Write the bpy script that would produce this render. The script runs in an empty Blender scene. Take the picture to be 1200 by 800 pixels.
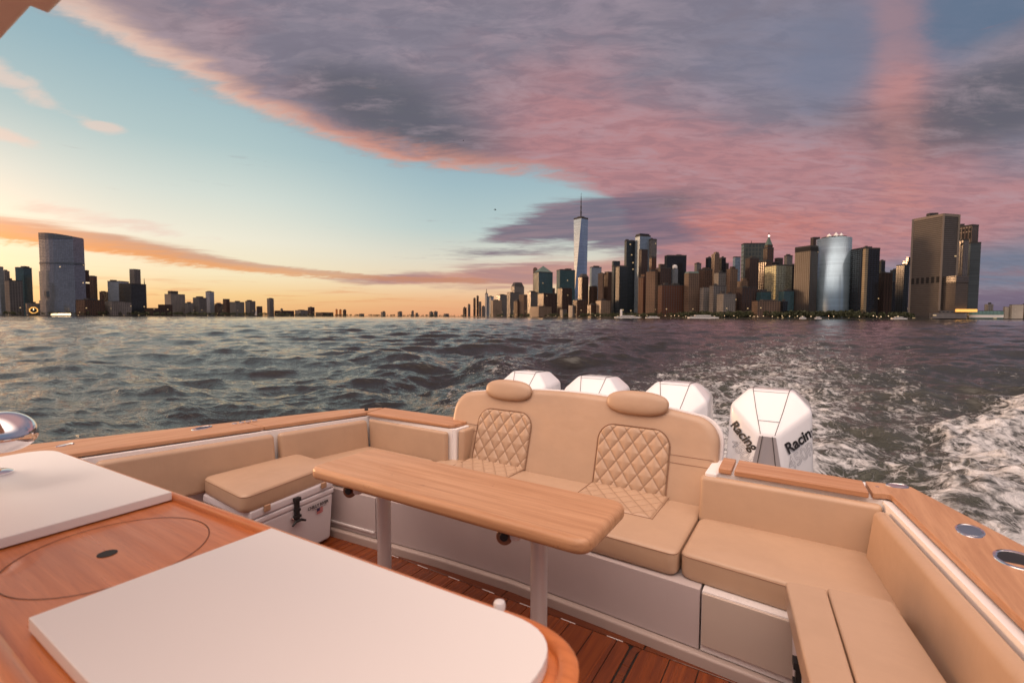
import bpy, bmesh, math, random
import numpy as np
from mathutils import Vector, Matrix
random.seed(7); rng = np.random.default_rng(11)
R = math.radians
scn = bpy.context.scene
COL = scn.collection

# ---------------------------------------------------------------- colours / nodes
def s2l(c):
    c /= 255.0
    return c/12.92 if c <= .04045 else ((c+.055)/1.055)**2.4
def rgb(r, g, b): return (s2l(r), s2l(g), s2l(b), 1.0)

class NT:
    def __init__(s, tree): s.t = tree; s.n = tree.nodes; s.l = tree.links
    def link(s, a, b): s.l.new(a, b)
    def put(s, sock, v):
        if isinstance(v, bpy.types.NodeSocket): s.l.new(v, sock)
        else: sock.default_value = v
    def m(s, op, a, b=None, c=None, clamp=False):
        n = s.n.new('ShaderNodeMath'); n.operation = op; n.use_clamp = clamp
        s.put(n.inputs[0], a)
        if b is not None: s.put(n.inputs[1], b)
        if c is not None: s.put(n.inputs[2], c)
        return n.outputs[0]
    def add(s, *a):
        r = a[0]
        for x in a[1:]: r = s.m('ADD', r, x)
        return r
    def mul(s, *a):
        r = a[0]
        for x in a[1:]: r = s.m('MULTIPLY', r, x)
        return r
    def sub(s, a, b): return s.m('SUBTRACT', a, b)
    def sm(s, v, lo, hi, a=0.0, b=1.0):
        n = s.n.new('ShaderNodeMapRange'); n.interpolation_type = 'SMOOTHSTEP'
        s.put(n.inputs[0], v)
        for i, x in enumerate((lo, hi, a, b)): s.put(n.inputs[i+1], x)
        return n.outputs[0]
    def mix(s, f, a, b, mode='MIX'):
        n = s.n.new('ShaderNodeMix'); n.data_type = 'RGBA'; n.blend_type = mode; n.clamp_factor = True
        s.put(n.inputs[0], f); s.put(n.inputs[6], a); s.put(n.inputs[7], b)
        return n.outputs[2]
    def noise(s, vec, scale, det=4, rough=.55, dist=0.0, w=None):
        n = s.n.new('ShaderNodeTexNoise')
        s.link(vec, n.inputs['Vector']); n.inputs['Scale'].default_value = scale
        n.inputs['Detail'].default_value = det; n.inputs['Roughness'].default_value = rough
        n.inputs['Distortion'].default_value = dist
        return n.outputs['Fac']
    def comb(s, x, y, z=0.0):
        n = s.n.new('ShaderNodeCombineXYZ')
        s.put(n.inputs[0], x); s.put(n.inputs[1], y); s.put(n.inputs[2], z); return n.outputs[0]
    def sep(s, v):
        n = s.n.new('ShaderNodeSeparateXYZ'); s.link(v, n.inputs[0]); return n.outputs
    def mapping(s, v, sc=(1,1,1), rot=(0,0,0), loc=(0,0,0)):
        n = s.n.new('ShaderNodeMapping'); s.link(v, n.inputs[0])
        n.inputs['Scale'].default_value = sc; n.inputs['Rotation'].default_value = rot; n.inputs['Location'].default_value = loc
        return n.outputs[0]
    def ramp(s, f, stops):
        n = s.n.new('ShaderNodeValToRGB'); s.put(n.inputs[0], f)
        e = n.color_ramp.elements
        while len(e) < len(stops): e.new(0.5)
        for el, (p, c) in zip(e, stops): el.position = p; el.color = c
        return n.outputs[0]
    def bump(s, h, strength, dist, normal=None):
        n = s.n.new('ShaderNodeBump'); s.link(h, n.inputs['Height'])
        n.inputs['Strength'].default_value = strength; n.inputs['Distance'].default_value = dist
        if normal: s.link(normal, n.inputs['Normal'])
        return n.outputs[0]

def new_mat(name, base=(.5,.5,.5,1), rough=.5, metal=0.0, coat=0.0, spec=.5):
    m = bpy.data.materials.new(name); m.use_nodes = True
    t = NT(m.node_tree); p = m.node_tree.nodes['Principled BSDF']
    p.inputs['Base Color'].default_value = base; p.inputs['Roughness'].default_value = rough
    p.inputs['Metallic'].default_value = metal; p.inputs['Coat Weight'].default_value = coat
    p.inputs['Specular IOR Level'].default_value = spec
    return m, t, p
def geo_pos(t):
    return t.n.new('ShaderNodeNewGeometry').outputs['Position']

# vinyl upholstery
def vinyl(name, c):
    m, t, p = new_mat(name, c, .4, spec=.5)
    pos = geo_pos(t)
    f = t.noise(pos, 5, 3, .6)
    t.put(p.inputs['Base Color'], t.mix(t.sm(f, .3, .75), c, tuple([x*.93 for x in c[:3]]+[1])))
    big = t.noise(pos, 9, 2, .5); fine = t.noise(pos, 700, 2, .5); wr = t.noise(t.mapping(pos, (3, 14, 3)), 2.2, 3, .6, 1.0)
    h = t.add(t.mul(big, 1.0), t.mul(fine, .05), t.mul(wr, .25))
    t.link(t.bump(h, .32, .01), p.inputs['Normal'])
    t.put(p.inputs['Roughness'], t.sm(f, .2, .8, .33, .46))
    return m
M_VIN = vinyl('tan_vinyl', (.49, .33, .22, 1))
M_SEAM, _, _ = new_mat('stitch_seam', (.26, .14, .085, 1), .7)
M_PIPE, _, _ = new_mat('vinyl_piping', (.42, .25, .15, 1), .5)

def wood(name, c1, c2, axis='X', rough=.45, coat=0.0, scale=1.0, planks=None, stains=0.0):
    m, t, p = new_mat(name, c1, rough, coat=coat)
    pos = geo_pos(t)
    sc = {'X': (1.2, 26, 26), 'Y': (26, 1.2, 26)}[axis]
    v = t.mapping(pos, tuple(x*scale for x in sc))
    g = t.noise(v, 2.0, 6, .65, .6)
    g2 = t.noise(t.mapping(pos, tuple(x*scale*.25 for x in sc)), 2.0, 3, .5, 1.5)
    f = t.add(t.mul(g, .65), t.mul(g2, .45))
    col = t.mix(t.sm(f, .35, .75), c1, c2)
    if planks:
        x = t.sep(pos)[1 if axis == 'X' else 0]
        cell = t.m('FLOOR', t.m('DIVIDE', x, planks))
        wn = t.n.new('ShaderNodeTexWhiteNoise'); wn.noise_dimensions = '1D'; t.link(cell, wn.inputs['W'])
        col = t.mix(t.mul(wn.outputs['Value'], .42 if axis == 'Y' else .16), col, tuple([k*.62 for k in c2[:3]]+[1]))
        ln = t.m('FRACT', t.m('DIVIDE', x, planks)); edge_ = t.m('ABSOLUTE', t.m('SUBTRACT', ln, .5))
        if axis == 'X': col = t.mix(t.sm(edge_, .488, .498, 0, .55), col, tuple([k*.35 for k in c2[:3]]+[1]))
    if stains:
        st = t.noise(pos, 11, 5, .7, 1.0)
        col = t.mix(t.sm(st, .64, .72, 0, stains), col, (.12, .05, .025, 1))
    pore = t.noise(t.mapping(pos, tuple(x*5*scale for x in sc)), 3, 2, .5)
    col = t.mix(t.sm(pore, .62, .75, 0, .35), col, tuple([k*.45 for k in c2[:3]]+[1]))
    t.link(col, p.inputs['Base Color'])
    t.link(t.bump(t.add(g, t.mul(pore, .5)), .12, .004), p.inputs['Normal'])
    t.put(p.inputs['Roughness'], t.sm(g2, .2, .8, rough-.07, rough+.1))
    return m
M_TABLE = wood('table_teak', (.60, .335, .18, 1), (.43, .215, .105, 1), 'X', .42, .1, planks=.0735, stains=.55)
M_CAPX = wood('cap_teak_transom', (.52, .275, .15, 1), (.38, .18, .09, 1), 'X', .5)
M_CAPY = wood('cap_teak_side', (.52, .285, .155, 1), (.38, .19, .10, 1), 'Y', .5)
M_CTR = wood('counter_teak', (.70, .24, .075, 1), (.52, .155, .042, 1), 'X', .3, .25)
M_DECK = wood('deck_teak', (.27, .062, .012, 1), (.13, .026, .006, 1), 'Y', .24, .25, planks=.12)
M_DECKX = wood('deck_border_teak', (.15, .038, .012, 1), (.09, .02, .007, 1), 'X', .3, .2)

def paint(name, c, rough, var=.06, coat=.0):
    m, t, p = new_mat(name, c, rough, coat=coat)
    pos = geo_pos(t); f = t.noise(pos, 3, 5, .6)
    t.put(p.inputs['Base Color'], t.mix(t.sm(f, .3, .7), c, tuple([k*(1-var) for k in c[:3]]+[1])))
    t.put(p.inputs['Roughness'], t.sm(t.noise(pos, 14, 4, .6), .3, .7, rough-.05, rough+.08))
    return m
M_GEL = paint('white_gelcoat', (.74, .70, .69, 1), .28)
M_EDGE, _, _ = new_mat('edge_gelcoat', (.84,.82,.81,1), .45)
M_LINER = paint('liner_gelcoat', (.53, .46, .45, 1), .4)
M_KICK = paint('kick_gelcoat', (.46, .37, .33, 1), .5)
M_LID, _t, _p = new_mat('lid_white', (.86, .835, .80, 1), .34)
_t.put(_p.inputs['Roughness'], _t.sm(_t.noise(geo_pos(_t), 2.2, 2, .4), .2, .8, .31, .38))
M_COWL = paint('cowl_white', (.80, .80, .82, 1), .16, .02, .5)
M_COWLG = paint('cowl_grey', (.36, .33, .34, 1), .4, .05)
M_COOL = paint('cooler_plastic', (.62, .58, .60, 1), .45, .05)
M_HARD = paint('hardtop_gelcoat', (.72, .55, .46, 1), .35, .1)
M_BLK, _, _ = new_mat('black_rubber', (.012, .012, .013, 1), .55)
M_CAULK, _, _ = new_mat('black_caulk', (.008, .007, .006, 1), .6)
M_CHR, _, _ = new_mat('polished_steel', (.85, .85, .87, 1), .08, 1.0)
M_ALU, _t, _p = new_mat('brushed_aluminium', (.74, .74, .74, 1), .3, .55)
_v = _t.noise(_t.mapping(geo_pos(_t), (60, 60, 1)), 4, 3, .6); _t.put(_p.inputs['Roughness'], _t.sm(_v, .3, .7, .3, .5))
M_KNOB, _, _ = new_mat('knob_brown', (.2, .07, .03, 1), .35, coat=.4)
M_PNL = paint('beige_panel', (.52, .43, .365, 1), .55, .06)
M_TXT, _, _ = new_mat('black_lettering', (.02, .018, .02, 1), .5)
M_TXG, _, _ = new_mat('grey_lettering', (.25, .26, .30, 1), .5)
M_RED, _, _ = new_mat('flag_red', (.45, .08, .08, 1), .6)
M_BLU, _, _ = new_mat('flag_blue', (.03, .03, .09, 1), .6)
M_HULL = paint('hull_paint', (.55, .56, .60, 1), .2, .03, .4)

# ---------------------------------------------------------------- mesh helpers
def link(o, parent=None):
    COL.objects.link(o)
    if parent is not None: o.parent = parent
    return o
def tag(o, label=None, cat=None, group=None, kind=None):
    if label: o['label'] = label
    if cat: o['category'] = cat
    if group: o['group'] = group
    if kind: o['kind'] = kind
    return o
def empty(name, label, cat, loc=(0,0,0), group=None):
    o = bpy.data.objects.new(name, None); o.location = loc; o.empty_display_size = .1
    COL.objects.link(o); return tag(o, label, cat, group)
def bm_obj(name, bm, mat, parent=None, smooth=None, wn=False):
    """mesh given in world coordinates; made relative to its parent's location"""
    me = bpy.data.meshes.new(name)
    bmesh.ops.recalc_face_normals(bm, faces=bm.faces)
    if smooth:
        for f in bm.faces: f.smooth = True
    if parent is not None:
        off = Vector(parent.location) if parent.parent is None else Vector(parent.location)+Vector(parent.parent.location)
        bmesh.ops.translate(bm, verts=bm.verts, vec=-off)
    bm.to_mesh(me); bm.free()
    me.materials.append(mat)
    if smooth and smooth != True: me.set_sharp_from_angle(angle=R(smooth))
    o = link(bpy.data.objects.new(name, me), parent)
    if smooth and smooth != True and wn:
        md = o.modifiers.new('weighted_normal', 'WEIGHTED_NORMAL'); md.keep_sharp = True; md.weight = 50
    return o
def rpoly(pts, r, n=5):
    """round the corners of a 2-D polygon"""
    out = []; N = len(pts)
    rs = r if isinstance(r, (list, tuple)) else [r]*N
    for i in range(N):
        p0, p, p1 = Vector(pts[i-1]), Vector(pts[i]), Vector(pts[(i+1) % N]); rr = rs[i]
        if rr <= 0: out.append(tuple(p)); continue
        a = (p0-p).normalized(); b = (p1-p).normalized()
        ang = a.angle(b)
        d = min(rr/math.tan(ang/2), (p0-p).length*.49, (p1-p).length*.49)
        q0 = p+a*d; q1 = p+b*d
        for k in range(n+1):
            s = k/n
            out.append(tuple(q0*(1-s)**2+p*2*s*(1-s)+q1*s*s))
    return out
def prism(name, poly, z0, z1, mat, parent=None, bev=.0, segs=3, zf=None, smooth=35, bev_bottom=True):
    bm = bmesh.new()
    lo = [bm.verts.new((x, y, z0)) for x, y in poly]; hi = [bm.verts.new((x, y, z1)) for x, y in poly]
    n = len(poly)
    bm.faces.new(lo[::-1]); top = bm.faces.new(hi)
    for i in range(n): bm.faces.new((lo[i], lo[(i+1) % n], hi[(i+1) % n], hi[i]))
    bmesh.ops.recalc_face_normals(bm, faces=bm.faces)
    if bev:
        es = [e for e in bm.edges if abs(e.verts[0].co.z-e.verts[1].co.z) < 1e-6 and (bev_bottom or e.verts[0].co.z > (z0+z1)/2)]
        bmesh.ops.bevel(bm, geom=es, offset=bev, segments=segs, affect='EDGES', profile=.5, clamp_overlap=True)
    if zf:
        for v in bm.verts: v.co.z += zf(v.co.x, v.co.y)
    return bm_obj(name, bm, mat, parent, smooth, True)
def hexa(name, b, t, mat, parent=None, bev=.03, segs=5, smooth=60):
    """8-corner block: 4 bottom + 4 top corners, all edges bevelled"""
    bm = bmesh.new(); B = [bm.verts.new(p) for p in b]; T = [bm.verts.new(p) for p in t]
    bm.faces.new(B[::-1]); bm.faces.new(T)
    for i in range(4): bm.faces.new((B[i], B[(i+1) % 4], T[(i+1) % 4], T[i]))
    bmesh.ops.recalc_face_normals(bm, faces=bm.faces)
    if bev: bmesh.ops.bevel(bm, geom=list(bm.edges), offset=bev, segments=segs, affect='EDGES', profile=.5, clamp_overlap=True)
    return bm_obj(name, bm, mat, parent, smooth, bev < .02)
def box(name, x, y, z, mat, parent=None, bev=.004, segs=2, smooth=40):
    b = [(x[0],y[0],z[0]),(x[1],y[0],z[0]),(x[1],y[1],z[0]),(x[0],y[1],z[0])]
    t = [(p[0],p[1],z[1]) for p in b]
    return hexa(name, b, t, mat, parent, bev, segs, smooth)
def tube_bm(bm, pts, r, n=8, closed=False, cap=True):
    pts = [Vector(p) for p in pts]; N = len(pts); rings = []
    rs = r if isinstance(r, (list, tuple)) else [r]*N
    for i, p in enumerate(pts):
        a = pts[i-1] if (i > 0 or closed) else p; b = pts[(i+1) % N] if (i < N-1 or closed) else p
        d = (b-a).normalized(); up = Vector((0,0,1)) if abs(d.z) < .95 else Vector((1,0,0))
        u = d.cross(up).normalized(); v = u.cross(d)
        rings.append([bm.verts.new(p+(u*math.cos(k*2*math.pi/n)+v*math.sin(k*2*math.pi/n))*rs[i]) for k in range(n)])
    for i in range(N if closed else N-1):
        A, B = rings[i], rings[(i+1) % N]
        for k in range(n): bm.faces.new((A[k], A[(k+1) % n], B[(k+1) % n], B[k]))
    if not closed and cap: bm.faces.new(rings[0][::-1]); bm.faces.new(rings[-1])
def tube(name, pts, r, mat, parent=None, n=8, closed=False):
    bm = bmesh.new(); tube_bm(bm, pts, r, n, closed); return bm_obj(name, bm, mat, parent, 50)
def lathe(name, c, prof, mat, parent=None, n=32, sx=1.0, sy=1.0, rot=0.0):
    """prof: list of (radius, z); round the vertical axis through c"""
    bm = bmesh.new(); rings = []
    for rr, z in prof:
        ring = []
        for k in range(n):
            a = k*2*math.pi/n; x = rr*math.cos(a)*sx; y = rr*math.sin(a)*sy
            ring.append(bm.verts.new((c[0]+x*math.cos(rot)-y*math.sin(rot), c[1]+x*math.sin(rot)+y*math.cos(rot), c[2]+z)))
        rings.append(ring)
    for A, B in zip(rings, rings[1:]):
        for k in range(n): bm.faces.new((A[k], A[(k+1) % n], B[(k+1) % n], B[k]))
    bm.faces.new(rings[0][::-1]); bm.faces.new(rings[-1])
    return bm_obj(name, bm, mat, parent, 40)
def text(name, body, size, org, xd, yd, mat, parent, outline=0.0, shear=0.0, sx=1.0, ext=.0006, bold=0.0):
    cu = bpy.data.curves.new(name, 'FONT'); cu.body = body; cu.size = size; cu.shear = shear
    if outline: cu.fill_mode = 'NONE'; cu.bevel_depth = outline
    else: cu.extrude = ext; cu.offset = bold
    tmp = bpy.data.objects.new('tmp', cu); COL.objects.link(tmp)
    dg = bpy.context.evaluated_depsgraph_get(); dg.update()
    me = bpy.data.meshes.new_from_object(tmp.evaluated_get(dg)); bpy.data.objects.remove(tmp)
    xd = Vector(xd).normalized(); yd = Vector(yd); yd = (yd-xd*yd.dot(xd)).normalized(); zd = xd.cross(yd)
    mt = Matrix.Identity(4)
    for i in range(3): mt[i][0] = xd[i]*sx; mt[i][1] = yd[i]; mt[i][2] = zd[i]
    off = Vector(parent.location) if parent.parent is None else Vector(parent.location)+Vector(parent.parent.location)
    o = Vector(org)-off
    for i in range(3): mt[i][3] = o[i]
    me.transform(mt); me.materials.clear(); me.materials.append(mat); me.name = name
    ob = bpy.data.objects.new(name, me); return link(ob, parent)

# ---------------------------------------------------------------- camera
YAW, PITCH, F, ZC = R(32), R(2.97), 560.0, 1.5
WZ = -.5                                     # sea level; z = 0 is the cockpit sole, +Y points aft
cam = bpy.data.objects.new('camera', bpy.data.cameras.new('camera')); COL.objects.link(cam)
cam.data.sensor_width = 36; cam.data.lens = F/1200*36
cam.data.clip_start = .05; cam.data.clip_end = 60000
cam.matrix_world = Matrix.Translation((0,0,ZC)) @ Matrix.Rotation(YAW, 4, 'Z') @ Matrix.Rotation(R(90)-PITCH, 4, 'X') @ Matrix.Rotation(R(.2), 4, 'Z')
cam.data.dof.use_dof = True; cam.data.dof.focus_distance = 4.0; cam.data.dof.aperture_fstop = 3.2
scn.camera = cam
FW = Vector((-math.sin(YAW), math.cos(YAW), 0)); RT = Vector((math.cos(YAW), math.sin(YAW), 0))

# ================================================================ THE BOAT
ZCAP = lambda y: .705+.03*(2.7-y)            # sheer of the cap rail
XL = lambda y: -3.10-.13*(2.7-y)             # inner edge of the cap rail, both sides
XR = lambda y: .325+.15*(2.7-y)
boat = empty('motorboat', 'white motorboat cockpit with teak cap rails and teak planked deck, in the foreground', 'motorboat', (-1.4, 0, 0))
zs = lambda x, y: .03*(2.7-y)
# hull shell
hp = [(-3.2,3.05),(-3.40,2.62),(-3.62,1.4),(-3.8,.4),(-3.85,-1.2),(-3.5,-4),(-2.6,-6.6),(-1.4,-8),(-.2,-6.6),(.7,-4),(1.02,-1.2),(.95,.4),(.79,1.5),(.62,2.25),(.43,2.86),(.38,3.05)]
bm = bmesh.new(); rings = []
for z, s in ((-.9,.86),(-.45,.93),(0,.98),(.4,.995),(.66,1.0)):
    rings.append([bm.verts.new((-1.4+(x+1.4)*s, -1+(y+1)*(s if y < 0 else 1), z+(.03*(2.7-y) if z > .5 else 0))) for x, y in hp])
for A, B in zip(rings, rings[1:]):
    for i in range(len(hp)): bm.faces.new((A[i], A[(i+1) % len(hp)], B[(i+1) % len(hp)], B[i]))
bm.faces.new(rings[0][::-1])
bm_obj('hull', bm, M_HULL, boat, 30)
# inner liner walls (white)
def strip_prism(name, a, b, z0, mat, dz, bev=.0):
    """a: inner line, b: outer line (lists of xy), top follows the sheer"""
    poly = a+b[::-1]; bm = bmesh.new(); n = len(poly)
    lo = [bm.verts.new((x, y, z0)) for x, y in poly]; hi = [bm.verts.new((x, y, ZCAP(y)+dz)) for x, y in poly]
    m_ = len(a)
    for i in range(n): bm.faces.new((lo[i], lo[(i+1) % n], hi[(i+1) % n], hi[i]))
    for i in range(m_-1):
        j = n-1-i
        bm.faces.new((hi[i], hi[i+1], hi[j-1], hi[j])); bm.faces.new((lo[i+1], lo[i], lo[j], lo[j-1]))
    return bm_obj(name, bm, mat, boat, 30)
ysL = [2.78, 1.9, 1.0, 0, -1.2]
strip_prism('liner', [(XL(y)+.025, y) for y in ysL], [(XL(y)-.22, y) for y in ysL], 0, M_EDGE, -.032)
strip_prism('liner', [(XR(y)-.025, y) for y in ysL], [(XR(y)+.2, y) for y in ysL], 0, M_EDGE, -.032)
prism('transom_wall', rpoly([(-3.33,2.79),(-3.12,2.70),(-2.2,2.70),(-2.2,2.705),(-2.172,2.705),(-2.172,2.95),(-3.2,2.95)], [0,0,0,.012,.012,0,0], 3), 0, .676, M_EDGE, boat, .006, 2, bev_bottom=False)
prism('transom_wall', rpoly([(-.455,2.665),(-.40,2.665),(-.39,2.70),(.30,2.70),(.40,2.79),(.36,2.95),(-.455,2.95)], [.015,.01,0,0,0,0,0], 3), 0, .676, M_EDGE, boat, .006, 2, bev_bottom=False)
prism('transom_wall', [(-2.152,2.90),(-.458,2.90),(-.458,3.08),(-2.152,3.08)], -.3, .66, M_GEL, boat, .01)
# cap rails
def cap(poly, rr, mat, label=None):
    o = prism('cap_rail', rpoly(poly, rr, 4), .68, .707, mat, boat, .009, 3, zf=zs)
    return o
cap([(-3.075,2.675),(-2.235,2.70),(-2.2,2.735),(-2.2,2.97),(-3.155,2.94)], [0,.01,.01,.01,0], M_CAPX)
cap([(XL(2.66)+.012,2.672),(-3.165,2.935),(-3.35,2.64),(-3.50,2.0),(-3.515,1.885),(XL(1.885),1.885)], [0,.01,.03,.1,0,0], M_CAPY)
cap([(XL(1.875),1.875),(-3.517,1.875),(-3.635,1.38),(-3.765,.85),(-3.85,0),(-3.9,-1.2),(XL(-1.2),-1.2)], 0, M_CAPY)
cap([(-.39,2.685),(-.328,2.685),(-.335,2.935),(-.40,2.935)], .006, M_CAPX)
cap([(-.314,2.68),(.248,2.672),(.238,2.875),(-.32,2.93)], .006, M_CAPX)
cap([(.262,2.678),(.328,2.712),(XR(1.7),1.7),(XR(.4),.4),(XR(-1.2),-1.2),(1.06,-1.2),(.97,.4),(.80,1.6),(.655,2.276),(.425,2.905),(.25,2.878)], [.006,.02,0,0,0,0,.1,.1,.1,.02,.006], M_CAPY)
# fittings on the caps
def ring_fit(name, x, y, a, b, rot, hole=True):
    z = ZCAP(y)+.002
    bm = bmesh.new(); n = 36; prof = [(1.0, 0), (.97, .004), (.86, .0055), (.80, .003), (.78, -.012 if hole else .004)]
    rings = []
    for s, h in prof:
        ring = []
        for k in range(n):
            t = k*2*math.pi/n; px, py = a*s*math.cos(t), b*s*math.sin(t)
            ring.append(bm.verts.new((x+px*math.cos(rot)-py*math.sin(rot), y+px*math.sin(rot)+py*math.cos(rot), z+h)))
        rings.append(ring)
    for A, B in zip(rings, rings[1:]):
        for k in range(n): bm.faces.new((A[k], A[(k+1) % n], B[(k+1) % n], B[k]))
    bm.faces.new(rings[0][::-1])
    o = bm_obj(name, bm, M_CHR, boat, 40)
    bm = bmesh.new(); c = [(x+a*.78*math.cos(k*2*math.pi/n)*math.cos(rot)-b*.78*math.sin(k*2*math.pi/n)*math.sin(rot), y+a*.78*math.cos(k*2*math.pi/n)*math.sin(rot)+b*.78*math.sin(k*2*math.pi/n)*math.cos(rot)) for k in range(n)]
    bm.faces.new([bm.verts.new((p[0], p[1], z+(.001 if hole else .0045))) for p in c])
    bm_obj('cup', bm, M_BLK if hole else M_CHR, o)
    return o
RS = R(8)+R(90)
ring_fit('cleat_plate', .372, 2.868, .048, .03, R(20), False)
ring_fit('rod_holder', .520, 2.355, .072, .042, RS-.35, False)
ring_fit('cup_holder', .585, 2.13, .08, .058, RS-.35, True)
ring_fit('rod_holder', -3.47, 1.60, .075, .035, R(105), True)
ring_fit('cleat_plate', -3.58, .93, .045, .016, R(100), False)
for k in range(4):
    lathe('hinge', (-3.44+.006*k, 1.80+.045*k, ZCAP(1.85)+.002), [(.018,0),(.018,.006),(.012,.01)], M_CHR, boat, 12)
lathe('bolt_cap', (-3.16, 2.74, .709), [(.016,0),(.016,.01),(.01,.014)], M_BLK, boat, 12)
for q in ((.29,2.80),(-3.2,2.60)):
    lathe('bolt_cap', (q[0], q[1], ZCAP(q[1])+.001), [(.008,0),(.008,.002)], M_CHR, boat, 12)
# deck
prism('deck', [(-3.6,-3.5),(.75,-3.5),(.75,2.1),(.35,2.74),(-3.15,2.74),(-3.5,2.1)], -.06, -.006, M_CAULK, boat)
prism('deck_board', [(-3.4,2.092),(-1.37,2.092),(-1.37,2.2),(-3.4,2.2)], -.006, 0, M_DECKX, boat, .0015, 1)
prism('deck_board', [(-1.365,2.092),(-.60,2.092),(-.60,2.2),(-1.365,2.2)], -.006, 0, M_DECKX, boat, .0015, 1)
prism('deck_board', [(-.594,2.092),(.5,2.092),(.5,2.2),(-.594,2.2)], -.006, 0, M_DECKX, boat, .0015, 1)
# two hatches of fore-aft planks; each plank gap is cut as its own strip inside one hatch mesh
def hatch(x0, x1, y0, y1, rc, w=.12):
    bm = bmesh.new()
    e = math.ceil(x0/w)*w; xs = [x0]
    while e < x1-.02:
        if e > x0+.03: xs.append(e)
        e += w
    xs.append(x1)
    for i in range(len(xs)-1):
        a, b = xs[i]+.0025, xs[i+1]-.0025
        last = i == len(xs)-2
        pl = rpoly([(a,y0),(b,y0),(b,y1),(a,y1)], [0,0,rc if last else 0, 0], 8)
        lo = [bm.verts.new((x,y,-.006)) for x,y in pl]; hi = [bm.verts.new((x,y,0)) for x,y in pl]
        bm.faces.new(hi)
        for k in range(len(pl)): bm.faces.new((lo[k], lo[(k+1) % len(pl)], hi[(k+1) % len(pl)], hi[k]))
    return bm_obj('deck_hatch', bm, M_DECK, boat)
hatch(-3.4, -.655, -2.5, 2.086, .075)
prism('deck_board', [(-.648,-2.5),(-.618,-2.5),(-.618,2.05),(-.600,2.086),(-.640,2.086),(-.648,2.05)], -.006, 0, M_DECKX, boat, .001, 1)
hatch(-.61, .7, -2.5, 2.086, .0)
for k in range(9):
    x = -.73-.24*k
    box('drain_slot', (x-.042, x+.036), (2.0865, 2.0905), (-.004, .0012), M_GEL, boat, 0)
# seat bases
front = [(-3.3,2.03),(-2.9,2.04),(-2.33,2.085),(-1.85,2.13),(-1.35,2.15),(-.84,2.133),(-.2,2.10),(.35,2.06)]
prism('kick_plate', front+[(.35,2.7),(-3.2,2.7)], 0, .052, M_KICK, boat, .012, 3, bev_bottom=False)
off = [(x, y+.028) for x, y in front]
def cutx(pts, a, b):
    def yy(x):
        for (x0,y0),(x1,y1) in zip(pts, pts[1:]):
            if x0 <= x <= x1: return y0+(y1-y0)*(x-x0)/(x1-x0)
        return pts[-1][1]
    return [(a, yy(a))]+[p for p in pts if a < p[0] < b]+[(b, yy(b))]
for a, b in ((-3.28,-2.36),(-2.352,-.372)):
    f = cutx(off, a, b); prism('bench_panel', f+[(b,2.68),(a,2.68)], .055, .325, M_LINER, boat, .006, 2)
f = cutx(off, -.364, .345); prism('bench_panel', f+[(.345,2.68),(-.364,2.68)], .055, .325, M_GEL, boat, .006, 2)
f = cutx([(x,y-.012) for x,y in off], -.36, .34)
prism('inset_panel', f+[(.34,2.2),(-.36,2.2)], .088, .318, M_PNL, boat, .005, 2)
f = cutx([(x,y-.010) for x,y in off], -3.0, -2.37)
prism('ledge_strip', f+[(-2.37,2.2),(-3.0,2.2)], .085, .10, M_GEL, boat, .004, 2)
# hardtop overhead, its aft corner shows at the top left
hard = prism('hardtop', rpoly([(-2.35,.35),(-1.425,.35),(-1.425,.378),(-.7,.378),(-.7,.35),(-.45,.35),(-.45,-1.0),(-2.35,-1.0)], [.2,0,0,0,0,.2,.2,.2], 5), 2.15, 2.24, M_HARD, boat, .012, 3)
for sx in (-2.2, -.6):
    tube('hardtop_post', [(sx, -.7, 0), (sx, -.8, 2.16)], .04, M_HARD, boat, 16)

# ---- bench cushions
def seam_loop(poly, z, parent, r=.0014, zf=None, inset=0.0):
    c = Vector((sum(p[0] for p in poly)/len(poly), sum(p[1] for p in poly)/len(poly)))
    pts = [(p[0]+(c.x-p[0])*inset, p[1]+(c.y-p[1])*inset, z+(zf(*p) if zf else 0)) for p in poly]
    return tube('stitch_seam', pts, r, M_SEAM, parent, 6, True)
def seat_cushion(label, poly, z0, z1, rr=.045, bev=.03, group=None, cat='seat cushion', name='seat_cushion'):
    cx = sum(p[0] for p in poly)/len(poly); cy = sum(p[1] for p in poly)/len(poly)
    root = empty(name, label, cat, (cx, cy, z0), group)
    rp = rpoly(poly, rr, 6)
    # top: inset rings give a slightly domed pad
    bm = bmesh.new(); n = len(rp); rings = []
    def ring(ins, z):
        out = []
        for x, y in rp:
            d = Vector((cx-x, cy-y)); L = d.length; d = d/L*min(ins, L*.95)
            out.append(bm.verts.new((x+d.x, y+d.y, z)))
        return out
    prof = [(.012, z0), (.002, z0+.012), (0, z0+.03)]
    for k in range(7):
        a = k/6*math.pi/2; prof.append((bev*(1-math.cos(a)), z1-.008-bev*.7*(1-math.sin(a))))
    prof += [(bev+.04, z1-.003), (bev+.1, z1+.001), (bev+.17, z1+.003)]
    rings = [ring(i, z) for i, z in prof]
    for A, B in zip(rings, rings[1:]):
        for i in range(n): bm.faces.new((A[i], A[(i+1) % n], B[(i+1) % n], B[i]))
    bm.faces.new(rings[0][::-1]); bm.faces.new(rings[-1])
    bm_obj('pad', bm, M_VIN, root, 60)
    seam_loop(rp, z1-.008-bev*.55, root, .0016, inset=.0)
    return root
def back_cushion(label, b, t, group=None, bev=.034):
    c = sum((Vector(p) for p in b), Vector())/4
    root = empty('back_cushion', label, 'back cushion', tuple(c), group)
    hexa('pad', b, t, M_VIN, root, bev, 7, 70)
    return root
G1 = 'vinyl back cushions round the cockpit'
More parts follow.
